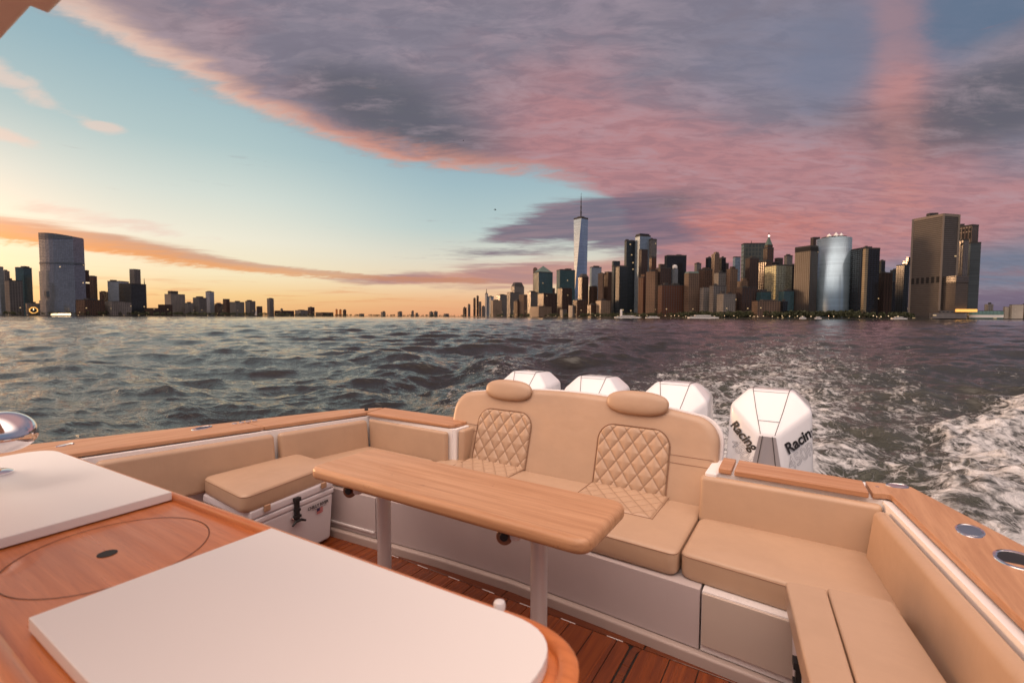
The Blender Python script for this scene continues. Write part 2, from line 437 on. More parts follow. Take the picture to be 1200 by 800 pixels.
def side_back(y0, y1, left, label):
    if left: X = lambda y, d: XL(y)+.025+d
    else: X = lambda y, d: XR(y)-.025-d
    b = [(X(y0,.085), y0, .40),(X(y1,.085), y1, .40),(X(y1,.003), y1, .40),(X(y0,.003), y0, .40)]
    t = [(X(y0,.058), y0, ZCAP(y0)-.048),(X(y1,.058), y1, ZCAP(y1)-.048),(X(y1,.003), y1, ZCAP(y1)-.048),(X(y0,.003), y0, ZCAP(y0)-.048)]
    return back_cushion(label, b, t, G1)
side_back(.97, 1.905, True, 'long tan back cushion on the left side, between the counter and the cooler cushion')
side_back(1.94, 2.64, True, 'tan back cushion on the left side, filling the far left corner of the cockpit')
side_back(-.6, 2.60, False, 'longest tan back cushion, running down the right side beneath the cup holder rail')
back_cushion('tan back cushion on the transom, left of the quilted sofa', [(-3.02,2.645,.40),(-2.225,2.645,.40),(-2.225,2.698,.40),(-3.02,2.698,.40)], [(-3.05,2.66,.658),(-2.225,2.66,.658),(-2.225,2.698,.658),(-3.05,2.698,.658)], G1, .03)
back_cushion('tan back cushion on the transom, right of the quilted sofa below the teak cap', [(-.475,2.625,.40),(.265,2.615,.40),(.265,2.695,.40),(-.475,2.695,.40)], [(-.475,2.65,.662),(.30,2.645,.662),(.30,2.697,.662),(-.475,2.697,.662)], G1, .03)
G2 = 'vinyl seat cushions on the transom bench'
seat_cushion('tan seat cushion in the right corner, on the bench above the beige panel', [(-.468,2.185),(.345,2.12),(.262,2.64),(-.468,2.64)], .33, .455, group=G2)
seat_cushion('tan seat cushion in the far left corner, half hidden behind the table', [(-3.13,2.10),(-2.31,2.12),(-2.31,2.645),(-3.05,2.645)], .33, .455, group=G2)
# sofa --------------------------------------------------------------
CX = -1.39
sofa = empty('quilted_sofa', 'tan two-person sofa with quilted panels and two headrests, on the transom behind the table', 'sofa', (CX, 2.5, .33))
LEAN = math.atan2(.17, .56)
def sp(x, s, d=0.0):   # point on the leaning back plane: s = height above z .42, d = out toward the camera
    n = Vector((0, -math.cos(LEAN), math.sin(LEAN))); u = Vector((0, math.sin(LEAN), math.cos(LEAN)))
    return Vector((x, 2.79, .42))+u*(s/math.cos(LEAN))+n*d
def back_outline(g=0.0, n=24):
    pts = []; hw = .965+g
    def top(x): return .992-.078*((x-CX)/.9)**2-.42+g
    rc = .15
    pts.append((CX-hw, -.02)); zt = top(CX-hw+rc)
    for k in range(9):
        a = math.pi-k/8*math.pi/2; pts.append((CX-hw+rc+rc*math.cos(a), zt-rc+rc*math.sin(a)))
    for k in range(1, n):
        x = CX-hw+rc+(2*hw-2*rc)*k/n; pts.append((x, top(x)))
    for k in range(9):
        a = math.pi/2-k/8*math.pi/2; pts.append((CX+hw-rc+rc*math.cos(a), zt-rc+rc*math.sin(a)))
    pts.append((CX+hw, -.02)); return pts
def back_slab(name, outl, d0, d1, mat, parent, bev):
    bm = bmesh.new(); cx, cs = CX, .2; n = len(outl)
    def ring(ins, d):
        o = []
        for x, s in outl:
            v = Vector((cx-x, cs-s)); nx = max(-1, min(1, (x-CX)/.965)); 
            # inset horizontally near the ends, vertically near the top
            ix = -ins*(1 if x > CX else -1)*max(0, min(1, (abs(x-CX)-.80)/.14)); iz = -ins*max(0, min(1, (s-.30)/.15))
            o.append(bm.verts.new(sp(x+ix, s+iz, d)))
        return o
    prof = [(0, d0)]
    for k in range(8):
        a = k/7*math.pi/2; prof.append((bev*(1-math.cos(a)), d1-bev*.8+bev*.8*math.sin(a)))
    rings = [ring(i, d) for i, d in prof]
    for A, B in zip(rings, rings[1:]):
        for i in range(n): bm.faces.new((A[i], A[(i+1) % n], B[(i+1) % n], B[i]))
    bm.faces.new(rings[0][::-1]); bm.faces.new(rings[-1])
    return bm_obj(name, bm, mat, parent, 50)
back_slab('backrest', back_outline(), -.085, 0, M_VIN, sofa, .045)
back_slab('back_shell', back_outline(.016), -.125, -.08, M_GEL, sofa, .01)
M_QUILT = vinyl('quilted_vinyl', (.49, .33, .22, 1))
_t = NT(M_QUILT.node_tree); _p = M_QUILT.node_tree.nodes['Principled BSDF']
_a = _t.n.new('ShaderNodeAttribute'); _a.attribute_name = 'stitch'
_src = _p.inputs['Base Color'].links[0].from_socket
_t.link(_t.mix(_t.mul(_a.outputs['Fac'], .62), _src, (.20,.105,.06,1)), _p.inputs['Base Color'])
def quilt_mesh(x0, x1, s0, s1, rc, pf, name, parent, nx=110, ny=110, amp=.012, cell=.092, edge=.02, roundbottom=0.0):
    """puffed diamond quilting as a real height field; pf(x, s, d) maps to space"""
    bm = bmesh.new(); grid = []; lay = bm.verts.layers.float.new('stitch')
    for j in range(ny+1):
        row = []
        for i in range(nx+1):
            a = i/nx*2-1; b = j/ny
            s = s0+(s1-s0)*b
            # rounded top corners: narrow the row near the top
            hw = (x1-x0)/2; dt = (s1-s)
            if dt < rc: hw = hw-rc+math.sqrt(max(0, rc*rc-(rc-dt)**2))
            # arched top
            x = (x0+x1)/2+a*hw
            p = ((x-x0)/cell+(s-s0)/(cell*1.3)) ; q = ((x-x0)/cell-(s-s0)/(cell*1.3))
            h1 = abs(math.sin(math.pi*p)); h2 = abs(math.sin(math.pi*q))
            puff = (min(h1, h2))**.5
            de = min((1-abs(a))*hw, dt+.0, s-s0+.003)
            e = min(1, max(0, de/edge)); e = math.sqrt(max(0, 1-(1-e)**2))
            nv_ = bm.verts.new(pf(x, s, -.004+e*.014+puff*amp*min(1, de/.012))); nv_[lay] = 1-min(1, max(0, (min(h1, h2)-.05)/.12))
            row.append(nv_)
        grid.append(row)
    for j in range(ny):
        for i in range(nx): bm.faces.new((grid[j][i], grid[j][i+1], grid[j+1][i+1], grid[j+1][i]))
    return bm_obj(name, bm, M_QUILT, parent, True)
for xa, xb in ((-1.14, -.69), (-2.09, -1.64)):
    o = quilt_mesh(xa, xb, .005, .395, .10, sp, 'quilted_panel', sofa)
    n = 10; loop = [sp(xa-.003, .0, .004), sp(xa-.003, .29, .004)]
    loop += [sp(xa+.10-.103*math.cos(k/n*math.pi/2), .295+.103*math.sin(k/n*math.pi/2), .004) for k in range(n+1)]
    loop += [sp(xb-.10+.103*math.sin(k/n*math.pi/2), .295+.103*math.cos(k/n*math.pi/2), .004) for k in range(n+1)]
    loop += [sp(xb+.003, .0, .004)]
    tube('piping', loop, .003, M_SEAM, o, 8)
    for xx in (xa, xb) :
        pass
# vertical joint lines of the backrest and side seams
for x in (-1.145, -1.635): tube('stitch_seam', [sp(x, 0, .0), sp(x, .02, .0)], .003, M_SEAM, sofa, 6)
for a, b in ((-.683, -.44), (-2.34, -2.095)):
    for s in (.268, .225):
        tube('stitch_seam', [sp(a+(b-a)*k/8, s, .0006) for k in range(9)], .0018, M_SEAM, sofa, 6)
hexa('bolster', [(-2.168,2.715,.40),(-2.118,2.725,.40),(-2.118,2.84,.40),(-2.168,2.84,.40)], [(-2.168,2.722,.672),(-2.118,2.735,.672),(-2.118,2.90,.672),(-2.168,2.90,.672)], M_VIN, sofa, .02, 4)
def headrest(cx):
    bm = bmesh.new(); n1, n2 = 20, 40; hw, hh, hd = .195, .070, .036
    rings = []
    s0 = (.992-.078*((cx-CX)/.9)**2)-.42-.012
    for j in range(1, n1):
        th = math.pi*j/n1; ring = []
        for k in range(n2):
            ph = 2*math.pi*k/n2
            def sg(v, e): return math.copysign(abs(v)**e, v)
            X = hw*sg(math.sin(th), .8)*sg(math.cos(ph), .8); S = hh*sg(math.sin(th), .8)*sg(math.sin(ph), .8); D = hd*sg(math.cos(th), .75)
            ring.append(bm.verts.new(sp(cx+X, s0+S, .012+D)))
        rings.append(ring)
    for A, B in zip(rings, rings[1:]):
        for k in range(n2): bm.faces.new((A[k], A[(k+1) % n2], B[(k+1) % n2], B[k]))
    bm.faces.new(rings[0][::-1]); bm.faces.new(rings[-1])
    o = bm_obj('headrest', bm, M_VIN, sofa, 80)
    tube('piping', [sp(cx+hw*1.0*math.copysign(abs(math.cos(t))**.8, math.cos(t)), s0+hh*1.0*math.copysign(abs(math.sin(t))**.8, math.sin(t)), .012) for t in [k*2*math.pi/48 for k in range(48)]], .0035, M_PIPE, o, 6, True)
headrest(-.912); headrest(-1.868)
# sofa seat
sp_seat = [(-2.295,2.135),(-1.85,2.175),(-1.35,2.19),(-.90,2.18),(-.478,2.165),(-.478,2.80),(-2.295,2.80)]
cx = sum(p[0] for p in sp_seat)/7; cy = 2.45
bm = bmesh.new(); rp = rpoly(sp_seat, [.045,.3,.3,.3,.045,.01,.01], 5); n = len(rp); bev = .03
def ring(ins, z):
    out = []
    for x, y in rp:
        ix = ins*max(-1, min(1, (cx-x)/.1)) if abs(x-cx) > .8 else ins*(cx-x)/.8*0
        iy = ins*(1 if y < cy else -1)
        out.append(bm.verts.new((x+ix, y+iy, z)))
    return out
prof = [(.012,.33),(.002,.342),(0,.36)]+[(bev*(1-math.cos(k/6*math.pi/2)), .447-bev*.7*(1-math.sin(k/6*math.pi/2))) for k in range(7)]+[(.07,.451),(.13,.455),(.2,.457)]
rings = [ring(i, z) for i, z in prof]
for A, B in zip(rings, rings[1:]):
    for i in range(n): bm.faces.new((A[i], A[(i+1) % n], B[(i+1) % n], B[i]))
bm.faces.new(rings[0][::-1]); bm.faces.new(rings[-1])
seat = bm_obj('seat', bm, M_VIN, sofa, 60)
seam_loop(rp, .4315, seat, .0016)
for xa, xb in ((-1.14, -.67), (-2.09, -1.64)):
    quilt_mesh(xa, xb, 2.44, 2.79, .0, lambda x, s, d: Vector((x, s, .4535+d*.75)), 'quilted_panel', sofa, 110, 90, .012, .092, .012)
    o = tube('stitch_seam', [(xb+.005, 2.79, .4585), (xb+.005, 2.44, .4585), (xa-.005, 2.44, .4585), (xa-.005, 2.79, .4585)], .002, M_SEAM, seat, 6)

# ---- teak table
tab = empty('teak_table', 'oblong teak table on two round aluminium legs, in the middle of the cockpit', 'table', (-1.39, 1.73, 0))
tp = rpoly([(-2.185,1.505),(-.63,1.505),(-.63,1.945),(-2.185,1.945)], [.07,.075,.075,.07], 8)
prism('tabletop', tp, .660, .722, M_TABLE, tab, .024, 6)
for x in (-1.875, -.945):
    tube('leg', [(x, 1.735, .012), (x, 1.735, .655)], .036, M_ALU, tab, 28)
    lathe('base_plate', (x, 1.735, 0), [(.09,0),(.09,.008),(.06,.014),(.042,.03)], M_ALU, tab)
    prism('mount', [(x-.1,1.68),(x+.1,1.68),(x+.1,1.79),(x-.1,1.79)],   .646, .660, M_ALU, tab, .003, 2)
    # clamp: white bracket with a brown disc knob and black hub
    k = lathe('clamp_bracket', (x-.04, 1.60, .628), [(.022,-.02),(.026,-.01),(.026,.02),(.02,.035)], M_GEL, tab, 20)
    def disc(name, c, r, w, mat, par, d=FW*-1):
        bm = bmesh.new(); a = Vector(c)
        tube_bm(bm, [a, a+d*w*.2, a+d*w*.8, a+d*w], [r*.9, r, r, r*.88], 24); return bm_obj(name, bm, mat, par, 40)
    kn = disc('knob', (x-.075, 1.585, .620), .034, .02, M_KNOB, tab, Vector((.35,-.93,.1)))
    disc('hub', Vector((x-.075, 1.585, .622))+Vector((.35,-.93,.1))*.018, .017, .012, M_BLK, kn, Vector((.35,-.93,.1)))

# ---- coolers
def cooler(label, b, z1, face_right, text_on):
    """b: four floor corners in order; the front face runs b[0] -> b[1]"""
    b = [Vector((x, y, 0)) for x, y in b]; c = sum(b, Vector())/4
    root = empty('cooler', label, 'cooler', (c.x, c.y, 0), 'white plastic coolers used as seats')
    jz = z1-.05
    def q(z, s=1.0): return [((p.x-c.x)*s+c.x, (p.y-c.y)*s+c.y, z) for p in b]
    hexa('body', q(.02, .93), q(jz-.035, .985), M_COOL, root, .018, 4)
    hexa('rim', q(jz-.037, 1.0), q(jz-.003, 1.0), M_COOL, root, .01, 3)
    hexa('lid', q(jz, .995), q(z1, .985), M_COOL, root, .012, 3)
    d = (b[1]-b[0]).normalized(); out = Vector((d.y, -d.x, 0)); 
    if (b[0]-c).dot(out) < 0: out = -out
    mid = (b[0]+b[1])/2
    lt = bmesh.new()
    def P(u, z, o): return tuple(mid+d*u+out*o+Vector((0,0,z)))
    def bx(u0,u1,z0_,z1_,o0,o1):
        vs = [lt.verts.new(P(u,z,o)) for z in (z0_,z1_) for u,o in ((u0,o0),(u1,o0),(u1,o1),(u0,o1))]
        for f in ((3,2,1,0),(4,5,6,7),(0,1,5,4),(1,2,6,5),(2,3,7,6),(3,0,4,7)): lt.faces.new([vs[i] for i in f])
    bx(-.014,.014,jz-.10,jz+.03,0,.016); bx(-.02,.02,jz+.012,jz+.034,-.004,.024); bx(-.018,.018,jz-.05,jz-.035,0,.022)
    bx(-.022,.022,jz-.09,jz-.075,0,.022); tube_bm(lt, [P(-.048,jz-.122,.026),P(-.02,jz-.108,.02),P(.02,jz-.108,.02),P(.048,jz-.122,.026)], [.006,.009,.009,.006], 8)
    bx(-.01,.01,jz-.115,jz-.09,.004,.02)
    bm_obj('latch', lt, M_BLK, root)
    lathe('latch_bolt', P(-.03, jz-.085, .006), [(.009,-.004),(.009,.004)], M_CHR, root, 10)
    for u in (-.2, .21):
        st = hexa('strap', [P(u-.02,jz+.025,0),P(u+.02,jz+.025,0),P(u+.02,jz+.025,.014),P(u-.02,jz+.025,.014)], [P(u-.02,z1+.012,0),P(u+.02,z1+.012,0),P(u+.02,z1+.012,.014),P(u-.02,z1+.012,.014)], M_PIPE, root, .005, 3)
    if text_on:
        o0 = Vector(P(.085, jz-.082, .0025))
        text('lettering', 'CHILLY RIVER', .027, o0, d, (0,0,1), M_TXT, root, sx=1.0, bold=.0007)
        bx2 = bmesh.new()
        def quad(u0,u1,z0_,z1_,o):
            bx2.faces.new([bx2.verts.new(P(u,z,o)) for u,z in ((u0,z0_),(u1,z0_),(u1,z1_),(u0,z1_))])
        quad(.12,.235,jz-.093,jz-.091,.0025); bm_obj('underline', bx2, M_TXT, root)
        bx2 = bmesh.new()
        for k in range(7): quad(.155,.205,jz-.13+k*.0052*0.98,jz-.13+k*.0052+.003,.0022)
        fl = bm_obj('flag_stripes', bx2, M_RED, root)
        bx2 = bmesh.new(); quad(.155,.178,jz-.112,jz-.094,.0030); bm_obj('flag_canton', bx2, M_BLU, root)
    return root
cooler('white hard cooler on the deck at the left, with lettering, flag sticker and black latch', [(-2.60,1.43),(-2.665,2.03),(-3.10,2.03),(-3.13,1.43)], .412, True, True)
cooler('white hard cooler on the deck at the right, mostly hidden under its cushion', [(-.03,2.04),(.045,1.43),(.44,1.47),(.32,2.06)], .425, False, False)
seat_cushion('thick tan cushion strapped on top of the lettered white cooler at the left', [(-3.135,1.44),(-2.60,1.395),(-2.69,2.045),(-3.115,2.07)], .409, .523, .05, .03, cat='cooler cushion', name='cooler_cushion', group='cushions on the coolers')
oc = empty('cooler_cushion', 'tan two-part cushion with a raised seam on the cooler at the right', 'cooler cushion', (.2, 1.75, .42), 'cushions on the coolers')
def pad(poly, z0, z1, rr):
    o = prism('pad', rpoly(poly, rr, 6), z0, z1, M_VIN, oc, .018, 5, smooth=60); return o
pad([(-.055,2.055),(.078,2.072),(.150,1.40),(.045,1.385)], .42, .503, [.03,.012,.012,.03])
pad([(.080,2.076),(.275,2.098),(.40,1.42),(.155,1.40)], .42, .506, [.012,.03,.03,.012])
tube('stitch_seam', [(-.051,2.04,.482),(.045,1.40,.482)], .0016, M_SEAM, oc, 6)
tube('stitch_seam', [(-.036,2.043,.501),(.060,1.40,.501)], .0012, M_SEAM, oc, 6)

M_GROOVE, _, _ = new_mat('groove_brown', (.10,.035,.018,1), .7)
# ---- galley counter
ctr = empty('galley_counter', 'teak topped galley counter with two white lids and a round hatch, nearest the camera', 'counter', (-1.45, .45, 0))
cp = rpoly([(-2.68,.185),(-.293,.185),(-.293,.748),(-2.68,.652)], [.14,.14,.14,.14], 10)
prism('cabinet', [(-1.45+(x+1.45)*.955, .47+(y-.47)*.86) for x, y in cp], 0, .885, M_GEL, ctr, .01, 2)
prism('countertop', cp, .885, .922, M_CTR, ctr, .008, 3)
def rim(o_poly, inner, z0, z1, mat):
    bm = bmesh.new(); n = len(o_poly); V = lambda P, z: [bm.verts.new((x,y,z)) for x,y in P]
    inn2 = [(x+(a-x)*.3, y+(b-y)*.3) for (x,y),(a,b) in zip(inner, o_poly)]; out2 = [(x+(a-x)*.25, y+(b-y)*.25) for (x,y),(a,b) in zip(o_poly, inner)]
    R_ = [V(o_poly, z0), V(o_poly, z1-.006), V(out2, z1), V(inn2, z1), V(inner, z1-.007), V(inner, z0)]
    for A, B in zip(R_, R_[1:]):
        for i in range(n): bm.faces.new((A[i], A[(i+1) % n], B[(i+1) % n], B[i]))
    return bm_obj('rim', bm, mat, ctr, 50)
op = rpoly([(-2.69,.175),(-.283,.175),(-.283,.758),(-2.69,.662)], .15, 10)
ip = rpoly([(-2.665,.215),(-.318,.215),(-.318,.736),(-2.665,.640)], .12, 10)
rim(op, ip, .90, .941, M_CTR)
prism('lid', rpoly([(-1.19,.248),(-.34,.248),(-.34,.731),(-1.17,.699)], [.004,.11,.11,.004], 9), .926, .952, M_LID, ctr, .004, 2)
prism('lid', rpoly([(-2.635,.248),(-1.672,.248),(-1.672,.680),(-2.655,.640)], [.11,.004,.004,.11], 9), .926, .952, M_LID, ctr, .004, 2)
def ringflat(r0, r1, z, c, mat, name, par):
    bm = bmesh.new(); n = 72
    A = [bm.verts.new((c[0]+r0*math.cos(k*2*math.pi/n), c[1]+r0*math.sin(k*2*math.pi/n), z)) for k in range(n)]
    B = [bm.verts.new((c[0]+r1*math.cos(k*2*math.pi/n), c[1]+r1*math.sin(k*2*math.pi/n), z)) for k in range(n)]
    for k in range(n): bm.faces.new((A[k], A[(k+1) % n], B[(k+1) % n], B[k]))
    return bm_obj(name, bm, mat, par)
ringflat(.1975, .200, .9232, (-1.432,.452), M_GROOVE, 'hatch_groove', ctr)
hole = lathe('finger_hole', (-1.432,.440,.9225), [(.020,0),(.020,.0008)], M_CAULK, ctr, 28)
lathe('lid_hinge', (-.49,.742,.945), [(.010,-.02),(.012,.004),(.010,.010),(.004,.013)], M_GEL, ctr, 16)
# chrome faucet head at the left end of the counter
fa = empty('chrome_faucet', 'polished chrome rounded tap head above the left end of the counter', 'faucet', (-2.50,.44,.95))
bm = bmesh.new(); bmesh.ops.create_uvsphere(bm, u_segments=40, v_segments=24, radius=1.0)
for v in bm.verts:
    v.co = Vector((v.co.x*.084, v.co.y*.084, v.co.z*.070*(1 if v.co.z > 0 else .72)))
    v.co = Matrix.Rotation(R(18), 3, 'Y') @ v.co; v.co += Vector((-2.19,.42,1.118))
bm_obj('head', bm, M_CHR, fa, True)
tube('stem', [(-2.36,.43,.95),(-2.36,.43,1.05),(-2.25,.43,1.10)], .024, M_CHR, fa, 20)
lathe('base', (-2.36,.43,.952), [(.045,0),(.045,.008),(.03,.014)], M_CHR, fa)

# ---- outboard motors
def motor():
    root = empty('outboard_motor', 'm', 'outboard motor', (0, 0, WZ), 'four white outboard motors on the transom')
    T1, T2, T3 = (.148,-.05,.967), (.14,.33,.957), (.11,.42,.915)
    S0, S1, S2, S3 = (.062,-.36,.668), (.262,-.16,.845), (.25,.37,.862), (.12,.48,.835)
    W0, W1, W2, W3 = (.112,-.42,.36), (.286,-.20,.36), (.268,.36,.36), (.12,.47,.36)
    cq = lambda p: (p[0], -.1+(p[1]+.1)*.66, p[2])
    T1,T2,T3,S0,S1,S2,S3,W0,W1,W2,W3 = [cq(p) for p in (T1,T2,T3,S0,S1,S2,S3,W0,W1,W2,W3)]
    mir = lambda p: (-p[0], p[1], p[2])
    bm = bmesh.new(); d = {}
    def V(p):
        if p not in d: d[p] = bm.verts.new(p)
        return d[p]
    def Fc(*ps): bm.faces.new([V(p) for p in ps])
    for s in (0, 1):
        g = mir if s else (lambda p: p)
        for f in ((S0,T1,S1),(T1,T2,S2,S1),(T2,T3,S3,S2),(S0,S1,W1,W0),(S1,S2,W2,W1),(S2,S3,W3,W2)): Fc(*[g(p) for p in f])
    for a, b in ((S0,T1),(T1,T2),(T2,T3),(T3,S3),(S3,W3)): Fc(a, b, mir(b), mir(a))
    Fc(S0, W0, mir(W0), mir(S0)); Fc(W0, W1, W2, W3, mir(W3), mir(W2), mir(W1), mir(W0))
    bmesh.ops.recalc_face_normals(bm, faces=bm.faces)
    bmesh.ops.bevel(bm, geom=list(bm.edges), offset=.024, segments=5, affect='EDGES', profile=.5, clamp_overlap=True)
    bmesh.ops.translate(bm, verts=bm.verts, vec=(0,0,0))
    co = bm_obj('cowling', bm, M_COWL, root, 30)
    # grey front panel
    bm = bmesh.new(); n = Vector((0,-.98,.15))*.006
    a, b = Vector(S0), Vector(W0)
    q = [Vector((-.052,a.y,a.z-.006)), Vector((.052,a.y,a.z-.006)), Vector((.106,b.y,b.z+.01)), Vector((-.106,b.y,b.z+.01))]
    vs = [bm.verts.new(p+n) for p in q]+[bm.verts.new(p-n) for p in q]
    for f in ((0,1,2,3),(7,6,5,4),(0,4,5,1),(1,5,6,2),(2,6,7,3),(3,7,4,0)): bm.faces.new([vs[i] for i in f])
    bm_obj('front_panel', bm, M_COWLG, root)
    from mathutils.bvhtree import BVHTree
    cm = co.data; tree = BVHTree.FromPolygons([v.co.copy() for v in cm.vertices], [tuple(q.vertices) for q in cm.polygons])
    def wrap(ob, nrm, lift):
        off = Vector((0,0,WZ))   # text and cowl meshes share the root-relative frame
        for v in ob.data.vertices:
            h = tree.ray_cast(v.co+nrm*.12, -nrm, .3)
            if h[0] is not None: v.co = h[0]+nrm*lift
    for s in (-1, 1):
        tube('panel_line', [cq(q) for q in ((s*.125,.33,.9605),(s*.118,-.052,.9695),(s*.085,-.2,.826),(s*.045,-.355,.6765))], .0022, M_BLK, co, 6)
        tube('panel_line', [cq(q) for q in ((s*.03,-.378,.668),(s*.07,-.436,.37))], .0025, M_BLK, co, 6)
        # writing on the front side walls
        A, B, C, D = [Vector((p[0]*s, p[1], p[2])) for p in (S0, S1, W1, W0)]
        nrm = (B-A).cross(D-A).normalized()
        if nrm.x*s < 0: nrm = -nrm
        if s > 0:
            xd = (B-A).normalized(); o = A.lerp(B, .22)+(D-A)*.50+nrm*.004
        else:
            xd = (A-B).normalized(); o = B.lerp(A, .04)+(C-B)*.30+nrm*.004
        yd = Vector((0,0,1)); yd = (yd-nrm*yd.dot(nrm)).normalized(); xd2 = (xd-nrm*xd.dot(nrm)).normalized()
        zz = xd2.cross(nrm)
        tx = text('lettering', 'Racing', .098, o, xd2, zz if zz.z > 0 else -zz, M_TXT, co, shear=.25, sx=1.0, bold=.003, ext=.0)
        wrap(tx, nrm, .0015)
        o2 = o+Vector((0,0,-.125))+xd2*.02
        tx = text('number_outline', '450R', .115, o2, xd2, zz if zz.z > 0 else -zz, M_TXG, co, outline=.0012, shear=.25, sx=.95)
        wrap(tx, nrm, .001)
    tube('panel_line', [cq(q) for q in ((-.113,-.066,.953),(.113,-.066,.953))], .0012, M_TXG, co, 6)
    tube('panel_line', [cq(q) for q in ((-.07,-.268,.762),(.07,-.268,.762))], .0015, M_TXG, co, 6)
    prism('midsection', rpoly([(-.13,-.2),(.13,-.2),(.1,.35),(-.1,.35)], .04, 4), -.75, .37, M_COWL, root, .01)
    prism('bracket', rpoly([(-.16,-1.02),(.16,-1.02),(.14,-.18),(-.14,-.18)], .02, 3), -.25, .12, M_COWLG, root, .01)
    lathe('gearcase', (0,.1,-.95), [(.02,-.02),(.09,.05),(.1,.15),(.07,.22)], M_COWL, root, 20, 1, 2.4)
    # root origin is at sea level: shift children up
    for ch in root.children: ch.location.z = -WZ-0.0 if False else ch.location.z
    return root
mt0 = motor()
def copy_tree(o, parent=None):
    c = o.copy(); COL.objects.link(c); c.parent = parent
    for ch in list(o.children): copy_tree(ch, c)
    return c
mlab = ['nearest white outboard motor, right of the sofa, its black lettering in view', 'white outboard motor just right of the right headrest, its top above the sofa', 'white outboard motor between the two headrests, its top above the sofa', 'farthest white outboard motor, rising just behind the left headrest']
for i, x in enumerate((-.235, -.925, -1.63, -2.335)):
    o = mt0 if i == 0 else copy_tree(mt0)
    o.location = (x, 4.05, WZ); o['label'] = mlab[i]

